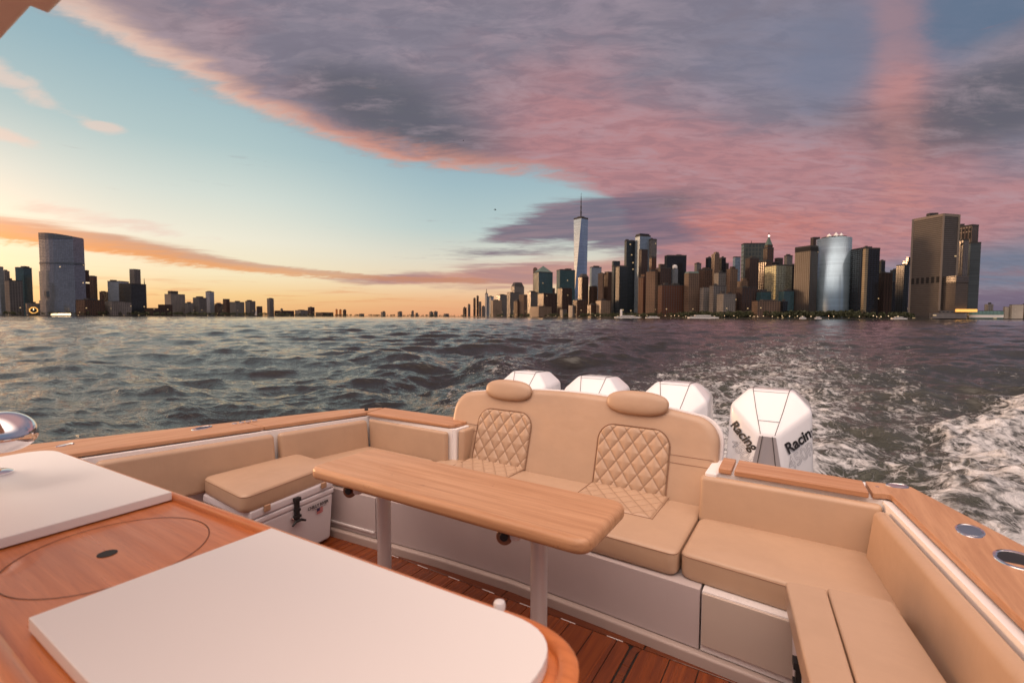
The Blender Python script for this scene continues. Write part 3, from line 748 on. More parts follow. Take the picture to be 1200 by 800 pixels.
# ================================================================ SEA
def sea():
    half = 62.0
    fine = np.arange(-half, half+.01, .125); coarse = np.arange(half+2, 360-half-1.9, 4.0)
    ang = np.radians(np.concatenate([fine, coarse]))          # measured clockwise from camera heading
    r = [1.5]
    while r[-1] < 1800: r.append(r[-1]+max(.05, .0058*r[-1]))
    while r[-1] < 40000: r.append(r[-1]*1.15)
    r = np.array(r); A, RR = np.meshgrid(ang, r)
    x = RR*np.sin(A); y = RR*np.cos(A)
    X = x*RT.x+y*FW.x; Y = x*RT.y+y*FW.y
    X0, Y0 = X.copy(), Y.copy()
    # large low-frequency gust pattern
    gust = .85+.3*np.sin(X*.043+1.1+1.3*np.sin(Y*.021))*np.sin(Y*.057+.4+np.sin(X*.03))
    Z = np.zeros_like(X); DX = np.zeros_like(X); DY = np.zeros_like(X)
    spac = np.maximum(.05, .0058*RR)
    sig = ((X+1.4)**2/2.9**2+((Y-.5)/4.0)**2)
    calm = 1-np.exp(-np.maximum(sig-0, 0)*.55)*.95
    # propeller wash region: a lane straight aft of the transom
    yy = Y-4.2; lane_w = 1.9+.10*np.maximum(yy, 0)
    lane_c = -1.0-.0006*np.maximum(yy,0)**2*0
    lane = np.exp(-((X-lane_c)/lane_w)**2)*(yy > -1.2)*np.clip((yy+1.2)/1.2, 0, 1)
    base_dir = YAW+R(90)+R(200)
    for k in range(190):
        lam = math.exp(rng.uniform(math.log(.26), math.log(15)))
        th = rng.normal(math.atan2(-FW.y, -FW.x)+R(-14), R(24 if lam > 1.2 else 34)); ph = rng.uniform(0, 2*math.pi)
        kx, ky = math.cos(th), math.sin(th); kk = 2*math.pi/lam
        a = .0050*lam*rng.uniform(.5, 1.5)
        if lam > 2.2: a *= max(.46, (2.2/lam)**.6)
        w = a*np.clip((lam/spac-2.2)/2.5, 0, 1)
        if lam < 3: w = w*gust
        P = kk*(kx*X0+ky*Y0)+ph+ .7*np.sin(.11*X0*ky-.11*Y0*kx+ph)
        s, c = np.sin(P), np.cos(P)
        Z += w*c; DX -= w*s*kx*.8; DY -= w*s*ky*.8
    fade = 1-.35*lane
    Z *= calm*fade; DX *= calm*fade; DY *= calm*fade
    # boat wake: diverging crests both sides
    foam = np.zeros_like(X)
    def crest(x0, y0, x1, y1, amp, wid, f, sharp=1.0):
        nonlocal Z, foam
        dx, dy = x1-x0, y1-y0; L = math.hypot(dx, dy); ux, uy = dx/L, dy/L
        s = (X0-x0)*ux+(Y0-y0)*uy; d = (X0-x0)*(-uy)+(Y0-y0)*ux
        d = d+.35*np.sin(s*.55+1)+.15*np.sin(s*1.7)
        env = np.clip((s+1.5)/3, 0, 1)*np.clip((L*1.15-s)/(L*.35), 0, 1)
        prof = np.exp(-(d/wid)**2)-.45*np.exp(-((d-1.7*wid)/wid)**2)-.35*np.exp(-((d+1.7*wid)/wid)**2)
        Z += amp*env*prof; foam = np.maximum(foam, f*env*np.exp(-((d)/(wid*1.35))**2))
    crest(.9, 5.2, 5.4, 17.5, .17, .62, .95)
    crest(1.9, 4.4, 9.5, 14.0, .12, .6, .55)
    crest(4.5, 8.5, 17, 24, .22, 1.2, .25)
    crest(6, 14.5, 30, 52, .38, 2.2, .05)
    crest(-3.8, 5.0, -12.5, 19.5, .34, 1.15, .30)
    crest(-6.0, 5.5, -22, 22, .16, 1.6, .0)
    crest(-9, 19, -16, 45, .3, 2.0, .06)
    # turbulent water in the lane
    tur = np.zeros_like(X)
    for k in range(70):
        lam = math.exp(rng.uniform(math.log(.22), math.log(2.6))); th = rng.uniform(0, 2*math.pi); ph = rng.uniform(0, 6.28)
        w = .0075*lam**.9*np.clip((lam/spac-2.2)/2.5, 0, 1)
        kk = 2*math.pi/lam; tur += w*np.cos(kk*(math.cos(th)*X0+math.sin(th)*Y0)+ph+1.4*np.sin(1.3*X0/lam**.5+ph*2)*np.sin(1.1*Y0/lam**.5))
    right_side = np.exp(-((X-(.9+.31*np.maximum(yy,0)))/(1.3+.13*np.maximum(yy,0)))**2)*(yy > -2.2)*np.clip((yy+2.2)/2.0, 0, 1)
    decay = np.exp(-np.maximum(yy, 0)/42.0)
    Z += tur*np.clip(lane*1.2*decay**.5+right_side*1.3*np.exp(-np.maximum(yy,0)/16)+1.1*foam, 0, 1.9)
    foam = np.maximum(foam, lane*(.78*np.exp(-np.maximum(yy,0)/40)+.45*np.exp(-np.maximum(yy-1,0)/3.5)))
    edge = np.exp(-((np.abs(X-lane_c)-lane_w*1.0)/(.5+.03*np.maximum(yy,0)))**2)*(yy > 0)*np.exp(-np.maximum(yy,0)/32)
    foam = np.maximum(foam, .58*edge)
    foam = np.maximum(foam, right_side*(.74*np.exp(-np.maximum(yy-1,0)/7)+.14*np.exp(-np.maximum(yy,0)/30)))
    foam = .88*np.tanh(foam/.88)
    far_fade = np.clip(1-(RR-900)/900, 0, 1)
    Z = Z*far_fade+WZ
    X = X+DX*far_fade; Y = Y+DY*far_fade
    nr, na = X.shape
    co = np.stack([X, Y, Z], -1).reshape(-1, 3).astype(np.float32)
    i = np.arange(nr-1)[:, None]; j = np.arange(na)[None, :]; j2 = (j+1) % na
    q = np.stack([i*na+j, i*na+j2, (i+1)*na+j2, (i+1)*na+j], -1).reshape(-1, 4).astype(np.int32)
    me = bpy.data.meshes.new('sea')
    me.vertices.add(len(co)); me.vertices.foreach_set('co', co.ravel())
    me.loops.add(q.size); me.loops.foreach_set('vertex_index', q.ravel()[::1])
    me.polygons.add(len(q)); me.polygons.foreach_set('loop_start', np.arange(0, q.size, 4, dtype=np.int32))
    me.update(calc_edges=True)
    me.polygons.foreach_set('use_smooth', np.ones(len(q), bool))
    at = me.attributes.new('foam', 'FLOAT', 'POINT'); at.data.foreach_set('value', foam.astype(np.float32).ravel())
    at = me.attributes.new('wash', 'FLOAT', 'POINT'); at.data.foreach_set('value', (np.clip(lane*decay+right_side*.6*np.exp(-np.maximum(yy,0)/20),0,1)).astype(np.float32).ravel())
    if me.polygons[0].normal.z < 0: me.flip_normals()
    m, t, p = new_mat('sea_water', (.02,.026,.022,1), .06, spec=.5)
    p.inputs['IOR'].default_value = 1.46
    pos = geo_pos(t)
    fa_ = t.n.new('ShaderNodeAttribute'); fa_.attribute_name = 'foam'; wa = t.n.new('ShaderNodeAttribute'); wa.attribute_name = 'wash'
    foam_s, wash = fa_.outputs['Fac'], wa.outputs['Fac']
    # lacy foam: warped voronoi cell edges + clumps
    wv = t.n.new('ShaderNodeTexNoise'); t.link(pos, wv.inputs['Vector']); wv.inputs['Scale'].default_value = 1.6; wv.inputs['Detail'].default_value = 4
    vm = t.n.new('ShaderNodeVectorMath'); vm.operation = 'MULTIPLY_ADD'; t.link(wv.outputs['Color'], vm.inputs[0]); vm.inputs[1].default_value = (1.1,1.1,0); t.link(pos, vm.inputs[2])
    vo = t.n.new('ShaderNodeTexVoronoi'); vo.feature = 'DISTANCE_TO_EDGE'; t.link(vm.outputs[0], vo.inputs['Vector']); vo.inputs['Scale'].default_value = 2.3
    vo2 = t.n.new('ShaderNodeTexVoronoi'); vo2.feature = 'DISTANCE_TO_EDGE'; t.link(vm.outputs[0], vo2.inputs['Vector']); vo2.inputs['Scale'].default_value = 6.5
    lace = t.m('MAXIMUM', t.sm(vo.outputs['Distance'], .0, .16, 1, 0), t.mul(t.sm(vo2.outputs['Distance'], .0, .14, 1, 0), .8))
    n1 = t.noise(pos, 1.1, 8, .68, .8); n2 = t.noise(pos, 5.5, 7, .7, .6); n3 = t.noise(t.mapping(pos, (1,.35,1)), .5, 5, .6, .5)
    pat = t.add(t.mul(lace, .13), t.mul(n1, .55), t.mul(n2, .60), t.mul(n3, .25))
    thr = t.m('MULTIPLY_ADD', foam_s, -.52, .965)
    mask = t.mul(t.sm(t.sub(pat, thr), -.03, .17), t.sm(foam_s, .02, .12))
    col = t.mix(wash, (.006,.009,.007,1), (.050,.056,.038,1))
    col = t.mix(mask, col, t.mix(t.sm(n2, .35, .65), (.42,.43,.43,1), (.80,.80,.80,1)))
    t.link(col, p.inputs['Base Color'])
    t.put(p.inputs['Roughness'], t.m('MAXIMUM', t.mul(mask, .65), t.m('MULTIPLY_ADD', wash, .08, .015)))
    t.put(p.inputs['Specular IOR Level'], t.m('MULTIPLY_ADD', mask, -.35, .5))
    b1 = t.noise(t.mapping(pos, (.9,2.6,.2), (0,0,-YAW+.2)), 2.6, 5, .6, .3); b2 = t.noise(t.mapping(pos, (1,2.2,.2), (0,0,-YAW-.3)), 9, 4, .6, .3)
    b0 = t.noise(t.mapping(pos, (.8,2.0,.2), (0,0,-YAW-.15)), 1.1, 3, .6, .2)
    h = t.add(t.mul(b0, .05), t.mul(b1, .070), t.mul(b2, .016), t.mul(mask, n2, .20), t.mul(n2, wash, .08))
    t.link(t.bump(h, .8, .9), p.inputs['Normal'])
    me.materials.append(m)
    o = bpy.data.objects.new('sea', me); COL.objects.link(o); tag(o, kind='structure', label='choppy grey green sea with a foaming boat wake')
sea()
# ================================================================ CITY
def ray(u, v=None):
    """direction cosines on the ground for a photo column, and the slope for a photo row"""
    a = (u-600)/F
    if v is None: return a
    b = (400-(v-(u-600)*.0035))/F
    fw = math.cos(PITCH)+b*math.sin(PITCH); up = b*math.cos(PITCH)-math.sin(PITCH)
    return a/fw, up/fw
def gp(u, D): return FW*D+RT*(ray(u)*D)       # ground point at forward distance D
def hz(u, v, D): return ZC+ray(u, v)[1]*D       # height seen at (u, v) at distance D
SH = [(-400,1000),(-120,1150),(100,1300),(330,1750),(420,3000),(540,3300),(562,2900),(576,2100),(600,1750),(690,1350),(800,1080),(900,960),(1000,900),(1100,870),(1200,850),(1500,800),(1900,780)]
def shoreD(u):
    for (a, b), (c, d) in zip(SH, SH[1:]):
        if a <= u <= c: return b+(d-b)*(u-a)/(c-a)
    return SH[-1][1]
GZ = 1.0
def shore(name, u0, u1, label):
    us = [u0+(u1-u0)*k/60 for k in range(61)]
    near = [gp(u, shoreD(u)) for u in us]; far = [gp(u, 14000) for u in us]
    bm = bmesh.new(); 
    A = [bm.verts.new((p.x,p.y,WZ-3)) for p in near]; B = [bm.verts.new((p.x,p.y,GZ)) for p in near]; C = [bm.verts.new((p.x,p.y,GZ)) for p in far]
    for i in range(60):
        bm.faces.new((A[i],A[i+1],B[i+1],B[i])); bm.faces.new((B[i],B[i+1],C[i+1],C[i]))
    o = bm_obj(name, bm, M_LAND); tag(o, label, kind='structure')
M_LAND = paint('shore_ground', (.045,.045,.04,1), .9, .3)
shore('shore', -400, 562, 'low dark far shore along the left half of the horizon')
shore('shore', 562, 1900, 'low dark city shore along the right half of the horizon')

_fac = {}
def facade(wall, glass, bay=6., flr=4., fw=.62, fh=.55, lit=.03, gr=.12, band=False, pier=0.0, wr=.75, metal=0.0):
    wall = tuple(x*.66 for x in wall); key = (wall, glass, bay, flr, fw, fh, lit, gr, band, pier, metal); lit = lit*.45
    if key in _fac: return _fac[key]
    m, t, p = new_mat('facade', wall+(1,), wr)
    uv = t.n.new('ShaderNodeUVMap').outputs[0]; s = t.sep(uv)
    U = t.m('DIVIDE', s[0], bay); V = t.m('DIVIDE', s[1], flr)
    fu = t.m('FRACT', U); fv = t.m('FRACT', V)
    wu = t.m('LESS_THAN', fu, 1.0 if band else fw); wv = t.m('LESS_THAN', fv, fh)
    win = t.mul(wu, wv)
    cell = t.comb(t.m('FLOOR', U), t.m('FLOOR', V))
    wn = t.n.new('ShaderNodeTexWhiteNoise'); wn.noise_dimensions = '2D'; t.link(cell, wn.inputs['Vector'])
    rnd = wn.outputs['Value']
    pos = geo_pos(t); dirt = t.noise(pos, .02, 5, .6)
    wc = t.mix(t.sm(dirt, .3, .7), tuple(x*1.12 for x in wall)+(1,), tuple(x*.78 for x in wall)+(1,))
    if pier: wc = t.mix(t.m('LESS_THAN', t.m('FRACT', t.m('DIVIDE', s[0], bay*3)), pier), wc, tuple(x*.55 for x in wall)+(1,))
    gc = t.mix(t.mul(rnd, .6), glass+(1,), tuple(x*1.5+.006 for x in glass)+(1,))
    t.link(t.mix(win, wc, gc), p.inputs['Base Color'])
    t.put(p.inputs['Roughness'], t.m('MULTIPLY_ADD', win, gr-wr, wr))
    t.put(p.inputs['Specular IOR Level'], t.m('MULTIPLY_ADD', win, .6, .3))
    if metal: t.put(p.inputs['Metallic'], t.mul(win, metal))
    if lit:
        e = t.mul(t.m('GREATER_THAN', rnd, 1-lit), win)
        p.inputs['Emission Color'].default_value = (1,.66,.32,1); t.put(p.inputs['Emission Strength'], t.mul(e, .7))
    # panes are never perfectly flat: slight tilt from cell to cell
    t.link(t.bump(t.noise(pos, .035, 3, .5), .03 if metal else .12, 3), p.inputs['Normal'])
    _fac[key] = m; return m
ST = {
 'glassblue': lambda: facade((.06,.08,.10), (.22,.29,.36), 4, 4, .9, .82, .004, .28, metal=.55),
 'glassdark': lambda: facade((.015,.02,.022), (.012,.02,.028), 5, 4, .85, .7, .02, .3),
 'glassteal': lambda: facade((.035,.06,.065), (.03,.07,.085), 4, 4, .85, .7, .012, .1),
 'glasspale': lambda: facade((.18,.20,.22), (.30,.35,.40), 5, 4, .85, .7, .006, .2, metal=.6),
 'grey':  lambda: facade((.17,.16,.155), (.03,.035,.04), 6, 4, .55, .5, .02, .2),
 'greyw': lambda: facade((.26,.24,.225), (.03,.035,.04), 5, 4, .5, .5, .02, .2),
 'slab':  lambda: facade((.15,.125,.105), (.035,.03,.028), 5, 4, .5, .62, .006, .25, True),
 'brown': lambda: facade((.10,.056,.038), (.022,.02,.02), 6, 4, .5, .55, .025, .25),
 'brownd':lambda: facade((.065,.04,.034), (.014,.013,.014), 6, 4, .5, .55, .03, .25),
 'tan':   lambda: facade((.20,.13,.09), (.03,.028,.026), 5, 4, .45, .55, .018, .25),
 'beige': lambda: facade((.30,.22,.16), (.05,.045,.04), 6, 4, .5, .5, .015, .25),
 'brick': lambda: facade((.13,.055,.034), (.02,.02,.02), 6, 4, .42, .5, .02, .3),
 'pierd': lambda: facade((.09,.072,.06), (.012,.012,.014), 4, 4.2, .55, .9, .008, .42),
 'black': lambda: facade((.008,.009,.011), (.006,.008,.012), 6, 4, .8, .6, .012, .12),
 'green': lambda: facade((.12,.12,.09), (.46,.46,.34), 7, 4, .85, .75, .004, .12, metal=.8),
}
_cust = {}
M_ROOF = paint('roof_dark', (.035,.033,.034,1), .8)
M_GOLDL = None
def poly_body(name, pts, z0, z1, mat, parent, topmat=None, zt=None):
    """vertical walls with UVs in metres; zt(i) gives a per-corner top"""
    bm = bmesh.new(); uvl = bm.loops.layers.uv.new('UVMap'); n = len(pts); acc = 0
    hi = [bm.verts.new((p[0], p[1], zt[i] if zt else z1)) for i, p in enumerate(pts)]; lo = [bm.verts.new((p[0], p[1], z0)) for p in pts]
    for i in range(n):
        j = (i+1) % n; L = math.hypot(pts[j][0]-pts[i][0], pts[j][1]-pts[i][1])
        f = bm.faces.new((lo[i], lo[j], hi[j], hi[i]))
        for lp, uvv in zip(f.loops, ((acc, z0), (acc+L, z0), (acc+L, hi[j].co.z), (acc, hi[i].co.z))): lp[uvl].uv = uvv
        acc += L
    f = bm.faces.new(hi)
    for lp in f.loops: lp[uvl].uv = (.98*5, .98*4)
    return bm_obj(name, bm, mat, parent)
def footprint(u0, u1, D, k):
    """rectangle whose left face takes the fraction k of the seen width; k = 0 or 1 is square-on"""
    k = min(.97, max(.03, k)); um = u0+(u1-u0)*k
    dr = lambda u: (FW+RT*ray(u)).normalized()
    rr = D/dr((u0+u1)/2).dot(FW); P0, P1, m = dr(u0)*rr, dr(u1)*rr, dr(um)
    b = m.dot(P0+P1); c = P0.dot(P1); tt = (b-math.sqrt(max(0, b*b-4*c)))/2
    M = m*tt
    return [P0, M, P1, P0+P1-M]
NB = [0]
def bld(u0, u1, v, off, k, st, label, name='office_tower', cat='building', extras=(), D=None, base=None, group='skyscrapers and blocks along the far skyline', top=.0):
    um = (u0+u1)/2
    D = D or shoreD(um)+off
    fp = footprint(u0, u1, D, k); c = sum(fp, Vector())/4
    z1 = hz(um, v, D)
    mat = ST[st]() if isinstance(st, str) else facade(*st)
    root = empty(name, label, cat, (c.x, c.y, GZ), group)
    poly_body('wall', fp, base if base is not None else GZ, z1, mat, root)
    # parapet and plant room
    s = (fp[1]-fp[0]).length; hh = (z1-GZ)
    ins = lambda f: [c+(p-c)*f for p in fp]
    poly_body('parapet', ins(1.012), z1-.01*hh, z1+min(1.6, .012*hh), M_ROOF if st not in ('beige','tan','greyw') else mat, root)
    NB[0] += 1; rr = random.Random(NB[0])
    if not extras and rr.random() < .8 and hh > 25:
        f = rr.uniform(.3, .6); d = Vector((rr.uniform(-.15,.15)*s, rr.uniform(-.15,.15)*s, 0))
        poly_body('plant_room', [p+d for p in ins(f)], z1, z1+rr.uniform(2.5, 6.0), M_ROOF, root)
    for ex in extras:
        t = ex[0]
        if t == 'tier':      # ('tier', u0, u1, v, style)
            f2 = footprint(ex[1], ex[2], D, k); cc = sum(f2, Vector())/4; f2 = [p+(c-cc)*.0+ (c-cc).project(FW)*.7 for p in f2]
            poly_body('upper_tier', f2, z1 if ex[3] < v else GZ, hz(um, ex[3], D), ST[ex[4]]() if len(ex) > 4 else mat, root)
        elif t == 'pyr':     # ('pyr', v, mat, basefraction)
            bm = bmesh.new(); z2 = hz(um, ex[1], D); b = [bm.verts.new((p.x,p.y,z1)) for p in ins(ex[3] if len(ex) > 3 else 1.0)]
            a = bm.verts.new((c.x,c.y,z2)); bm.faces.new(b)
            for i in range(4): bm.faces.new((b[i], b[(i+1) % 4], a))
            bm_obj('roof', bm, ex[2], root)
        elif t == 'mast':    # ('mast', u, v, width_m)
            p = gp(ex[1], D); z2 = hz(ex[1], ex[2], D)
            tube('mast', [(p.x,p.y,z1-2),(p.x,p.y,(z1+z2)/2),(p.x,p.y,z2)], [ex[3], ex[3]*.6, ex[3]*.3], M_ROOF, root, 6)
        elif t == 'boxes':   # small roof boxes ('boxes', [(u0,u1,v)...])
            for a, b, vv in ex[1]:
                f2 = footprint(a, b, D*1.01, .3); poly_body('plant_room', f2, z1, hz((a+b)/2, vv, D*1.01), M_ROOF, root)
        elif t == 'trunc':   # truncated pyramid ('trunc', v, frac, mat)
            bm = bmesh.new(); z2 = hz(um, ex[1], D); b = [bm.verts.new((p.x,p.y,z1)) for p in fp]; a = [bm.verts.new((p.x,p.y,z2)) for p in ins(ex[2])]
            bm.faces.new(b); bm.faces.new(a)
            for i in range(4): bm.faces.new((b[i], b[(i+1) % 4], a[(i+1) % 4], a[i]))
            bm_obj('roof', bm, ex[3], root)
        elif t == 'bands':   # dark recessed openings near the top / belt: ('bands', v0, v1, n) on face M-P1 or P0-M
            z0b, z1b = hz(um, ex[2], D), hz(um, ex[1], D); side = ex[4] if len(ex) > 4 else 0
            a, b = (fp[0], fp[1]) if side == 0 else (fp[1], fp[2])
            nv = Vector(((b-a).y, -(b-a).x, 0)).normalized()
            if nv.dot(a-c) < 0: nv = -nv
            bm = bmesh.new(); n = ex[3]
            for i in range(n):
                p0 = a+(b-a)*((i+.22)/n); p1 = a+(b-a)*((i+.78)/n)
                vs = [bm.verts.new((q.x, q.y, z)) for z in (z0b, z1b) for q in (p0+nv*.4, p1+nv*.4, p1-nv*.2, p0-nv*.2)]
                for f in ((3,2,1,0),(4,5,6,7),(0,1,5,4),(1,2,6,5),(2,3,7,6),(3,0,4,7)): bm.faces.new([vs[q] for q in f])
            bm_obj('louvre', bm, M_ROOFB, root)
        elif t == 'belt':    # solid belt ('belt', v0, v1, mat)
            z0b, z1b = hz(um, ex[2], D), hz(um, ex[1], D)
            poly_body('belt', ins(1.006), z0b, z1b, ex[3], root)
    return root, fp, c, z1, D
M_ROOFB, _, _ = new_mat('recess_black', (.006,.006,.007,1), .8)
M_COPPER = paint('copper_roof', (.08,.13,.115,1), .6, .2)
M_WHITET = paint('white_tent', (.75,.73,.70,1), .6)
M_STONE = paint('belt_stone', (.18,.15,.125,1), .7)
def lamp_mat(name, c, s):
    m, t, p = new_mat(name, c, .5); p.inputs['Emission Color'].default_value = c; p.inputs['Emission Strength'].default_value = s; return m
M_LAMP = lamp_mat('lamp_glow', (1,.72,.42,1), 2.2)
M_LAMPW = lamp_mat('lamp_white', (1,.93,.82,1), 2.5)
M_AMB = lamp_mat('amber_glow', (1,.52,.13,1), .8)
M_TEALG = lamp_mat('terminal_glow', (.35,.65,.58,1), .35)

# ---- left shore (Jersey side)
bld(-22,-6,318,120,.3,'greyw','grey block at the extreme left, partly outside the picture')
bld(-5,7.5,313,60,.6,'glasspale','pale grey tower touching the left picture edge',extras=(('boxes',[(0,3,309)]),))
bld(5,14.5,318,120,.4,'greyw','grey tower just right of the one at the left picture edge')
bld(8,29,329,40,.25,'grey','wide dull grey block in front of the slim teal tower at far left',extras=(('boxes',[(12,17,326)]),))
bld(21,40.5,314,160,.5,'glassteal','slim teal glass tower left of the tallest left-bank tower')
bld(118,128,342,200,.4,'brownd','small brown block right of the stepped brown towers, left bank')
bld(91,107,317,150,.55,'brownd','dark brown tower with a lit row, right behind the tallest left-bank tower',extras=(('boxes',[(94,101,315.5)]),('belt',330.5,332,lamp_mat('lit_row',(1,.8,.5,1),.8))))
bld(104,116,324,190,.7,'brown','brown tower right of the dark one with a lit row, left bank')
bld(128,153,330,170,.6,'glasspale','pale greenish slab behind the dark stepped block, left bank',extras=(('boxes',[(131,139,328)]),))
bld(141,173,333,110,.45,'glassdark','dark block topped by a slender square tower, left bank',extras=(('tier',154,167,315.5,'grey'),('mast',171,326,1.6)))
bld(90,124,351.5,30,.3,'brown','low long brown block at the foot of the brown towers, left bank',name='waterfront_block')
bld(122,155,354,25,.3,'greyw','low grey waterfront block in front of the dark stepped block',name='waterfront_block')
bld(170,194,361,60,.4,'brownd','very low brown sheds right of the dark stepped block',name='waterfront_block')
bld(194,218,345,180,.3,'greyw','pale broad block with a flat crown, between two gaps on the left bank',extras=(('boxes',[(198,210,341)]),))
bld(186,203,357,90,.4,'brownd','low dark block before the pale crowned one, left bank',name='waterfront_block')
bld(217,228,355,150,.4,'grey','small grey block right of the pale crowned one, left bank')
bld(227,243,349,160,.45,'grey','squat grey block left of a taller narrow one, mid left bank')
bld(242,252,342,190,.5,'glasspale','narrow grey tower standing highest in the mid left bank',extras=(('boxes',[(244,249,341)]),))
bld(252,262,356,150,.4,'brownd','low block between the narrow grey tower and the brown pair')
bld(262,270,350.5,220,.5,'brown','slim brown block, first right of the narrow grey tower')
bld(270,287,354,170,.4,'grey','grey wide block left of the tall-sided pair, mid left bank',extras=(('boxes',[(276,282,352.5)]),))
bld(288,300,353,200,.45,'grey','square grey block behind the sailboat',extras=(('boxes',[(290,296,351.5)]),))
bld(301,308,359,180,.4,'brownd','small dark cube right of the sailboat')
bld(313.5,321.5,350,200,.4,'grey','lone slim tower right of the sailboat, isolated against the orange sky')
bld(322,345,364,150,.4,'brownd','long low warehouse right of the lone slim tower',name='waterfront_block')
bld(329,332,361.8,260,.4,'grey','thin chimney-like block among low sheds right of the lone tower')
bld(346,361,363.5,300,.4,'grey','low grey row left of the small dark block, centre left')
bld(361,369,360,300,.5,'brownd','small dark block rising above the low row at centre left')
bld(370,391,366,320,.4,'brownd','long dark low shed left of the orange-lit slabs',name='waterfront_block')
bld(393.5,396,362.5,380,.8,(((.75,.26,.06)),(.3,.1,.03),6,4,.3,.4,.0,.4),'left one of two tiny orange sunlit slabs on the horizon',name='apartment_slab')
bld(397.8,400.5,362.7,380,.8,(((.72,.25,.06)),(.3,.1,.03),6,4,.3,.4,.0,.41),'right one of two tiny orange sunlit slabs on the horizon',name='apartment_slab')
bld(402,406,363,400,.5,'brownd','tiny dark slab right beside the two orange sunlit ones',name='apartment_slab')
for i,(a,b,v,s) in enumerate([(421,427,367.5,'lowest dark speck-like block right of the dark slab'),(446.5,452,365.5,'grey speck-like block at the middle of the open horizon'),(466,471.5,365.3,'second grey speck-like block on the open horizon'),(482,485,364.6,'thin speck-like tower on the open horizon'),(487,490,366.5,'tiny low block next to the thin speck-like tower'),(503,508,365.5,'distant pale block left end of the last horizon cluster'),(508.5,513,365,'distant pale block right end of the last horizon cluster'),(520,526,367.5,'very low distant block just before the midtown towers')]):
    bld(a,b,v,200,.4,'grey',s)
# tallest left-bank tower: bulged faces, set-backs and a dark curved crown
D = shoreD(69)+70; P0, P1 = gp(48.5,D), gp(90,D); W = (P1-P0).length; w = (P1-P0).normalized(); tw = -FW
root = empty('curved_office_tower','tallest tower on the left bank, blue grey with bowed faces and dark crown','building',tuple((P0+P1)/2+FW*18), 'skyscrapers and blocks along the far skyline')
root.location.z = GZ
def bowed(f0, f1, inset=0.0):
    pts = []
    for k in range(9):
        s = k/8; pts.append(P0+w*(W*(f0+(f1-f0)*s))+tw*(math.sin(math.pi*s)*9+ (0 if s < .55 else 0)-inset))
    back = [p+FW*34 for p in (pts[-1], pts[0])]
    return pts+back
gz_ = lambda v: hz(69, v, D)
MG = facade((.09,.10,.12),(.22,.26,.31),4.5,4.2,.82,.7,.002,.16, metal=.65); MG2 = facade((.07,.085,.10),(.06,.08,.10),4,4.2,.8,.7,.01,.1)
poly_body('wall', bowed(0,1,0), GZ, gz_(318), MG, root); poly_body('base_wall', bowed(-.005,1.005,-3), GZ, gz_(352), MG, root)
pt = bowed(.02,.985,1.5); zt = [gz_(275.5)]*len(pt)
for i in range(9): zt[i] = gz_(274.5+ (i/8)*3.0)
zt[9] = zt[8]; zt[10] = zt[0]
poly_body('upper_wall', pt, gz_(318), gz_(277), MG, root, zt=zt)
poly_body('belt', bowed(.01,.995,.8), gz_(309.5), gz_(307.5), MG2, root); poly_body('louvre', bowed(.12,.45,-.4)[:9]+[gp(62,D+12),gp(54,D+12)], gz_(348), gz_(341), MG2, root)
cr = bowed(.03,.97,.4); zc = [gz_(273.8)]*len(cr)
for i in range(9): zc[i] = gz_(272.8+(i/8)**2*4.0)
zc[9] = zc[8]; zc[10] = zc[0]
poly_body('crown', cr, gz_(280), 0, MG2, root, zt=zc)
# clock on its low box
r_,fp,c,z1,Dc = bld(31,48,355.5,15,.1,'grey','low grey box carrying the glowing octagonal clock, left bank',name='waterfront_block')
ck = gp(40.2, Dc-8); zc_ = hz(40, 363.5, Dc)
root = empty('octagonal_clock','octagonal orange-lit clock on the waterfront, below the slim teal tower','clock',(ck.x,ck.y,GZ))
def disc_to_cam(name, ctr_, r0, r1, n, th, mat, par):
    bm = bmesh.new(); d = Vector((ctr_.x, ctr_.y, 0)).normalized(); sd = Vector((d.y,-d.x,0)); rings=[]
    for rr, o in ((r0,0),(r1,0),(r1,th),(r0,th)):
        rings.append([bm.verts.new(ctr_+sd*(rr*math.cos((k+.5)*2*math.pi/n))+Vector((0,0,rr*math.sin((k+.5)*2*math.pi/n)))+d*o) for k in range(n)])
    for A,B in zip(rings, rings[1:]+rings[:1]):
        for k in range(n): bm.faces.new((A[k],A[(k+1)%n],B[(k+1)%n],B[k]))
    return bm_obj(name, bm, mat, par)
cc = Vector((ck.x,ck.y,zc_)); disc_to_cam('rim', cc, 6.8, 9.2, 8, 2, M_AMB, root); disc_to_cam('face', cc, .2, 6.6, 8, 1, M_BLK, root)
tube('hand', [cc-cc.normalized()*1.5, cc-cc.normalized()*1.5+Vector((0,0,5))], .8, M_LAMP, root, 6)
tube('post', [Vector((cc.x,cc.y,GZ)), cc-Vector((0,0,9))], 1.5, M_ROOF, root, 8)
# lit terminal strip
a_, b_ = gp(60, shoreD(70)+2), gp(80.5, shoreD(70)+2)
o = hexa('lit_pier_shed', [(a_.x,a_.y,GZ),(b_.x,b_.y,GZ),(b_.x+FW.x*8,b_.y+FW.y*8,GZ),(a_.x+FW.x*8,a_.y+FW.y*8,GZ)], [(a_.x,a_.y,GZ+4.5),(b_.x,b_.y,GZ+4.5),(b_.x+FW.x*8,b_.y+FW.y*8,GZ+5),(a_.x+FW.x*8,a_.y+FW.y*8,GZ+5)], M_LAMP, None, 0)
tag(o, 'long low yellow-lit pier shed at the foot of the tallest left-bank tower', 'shed')

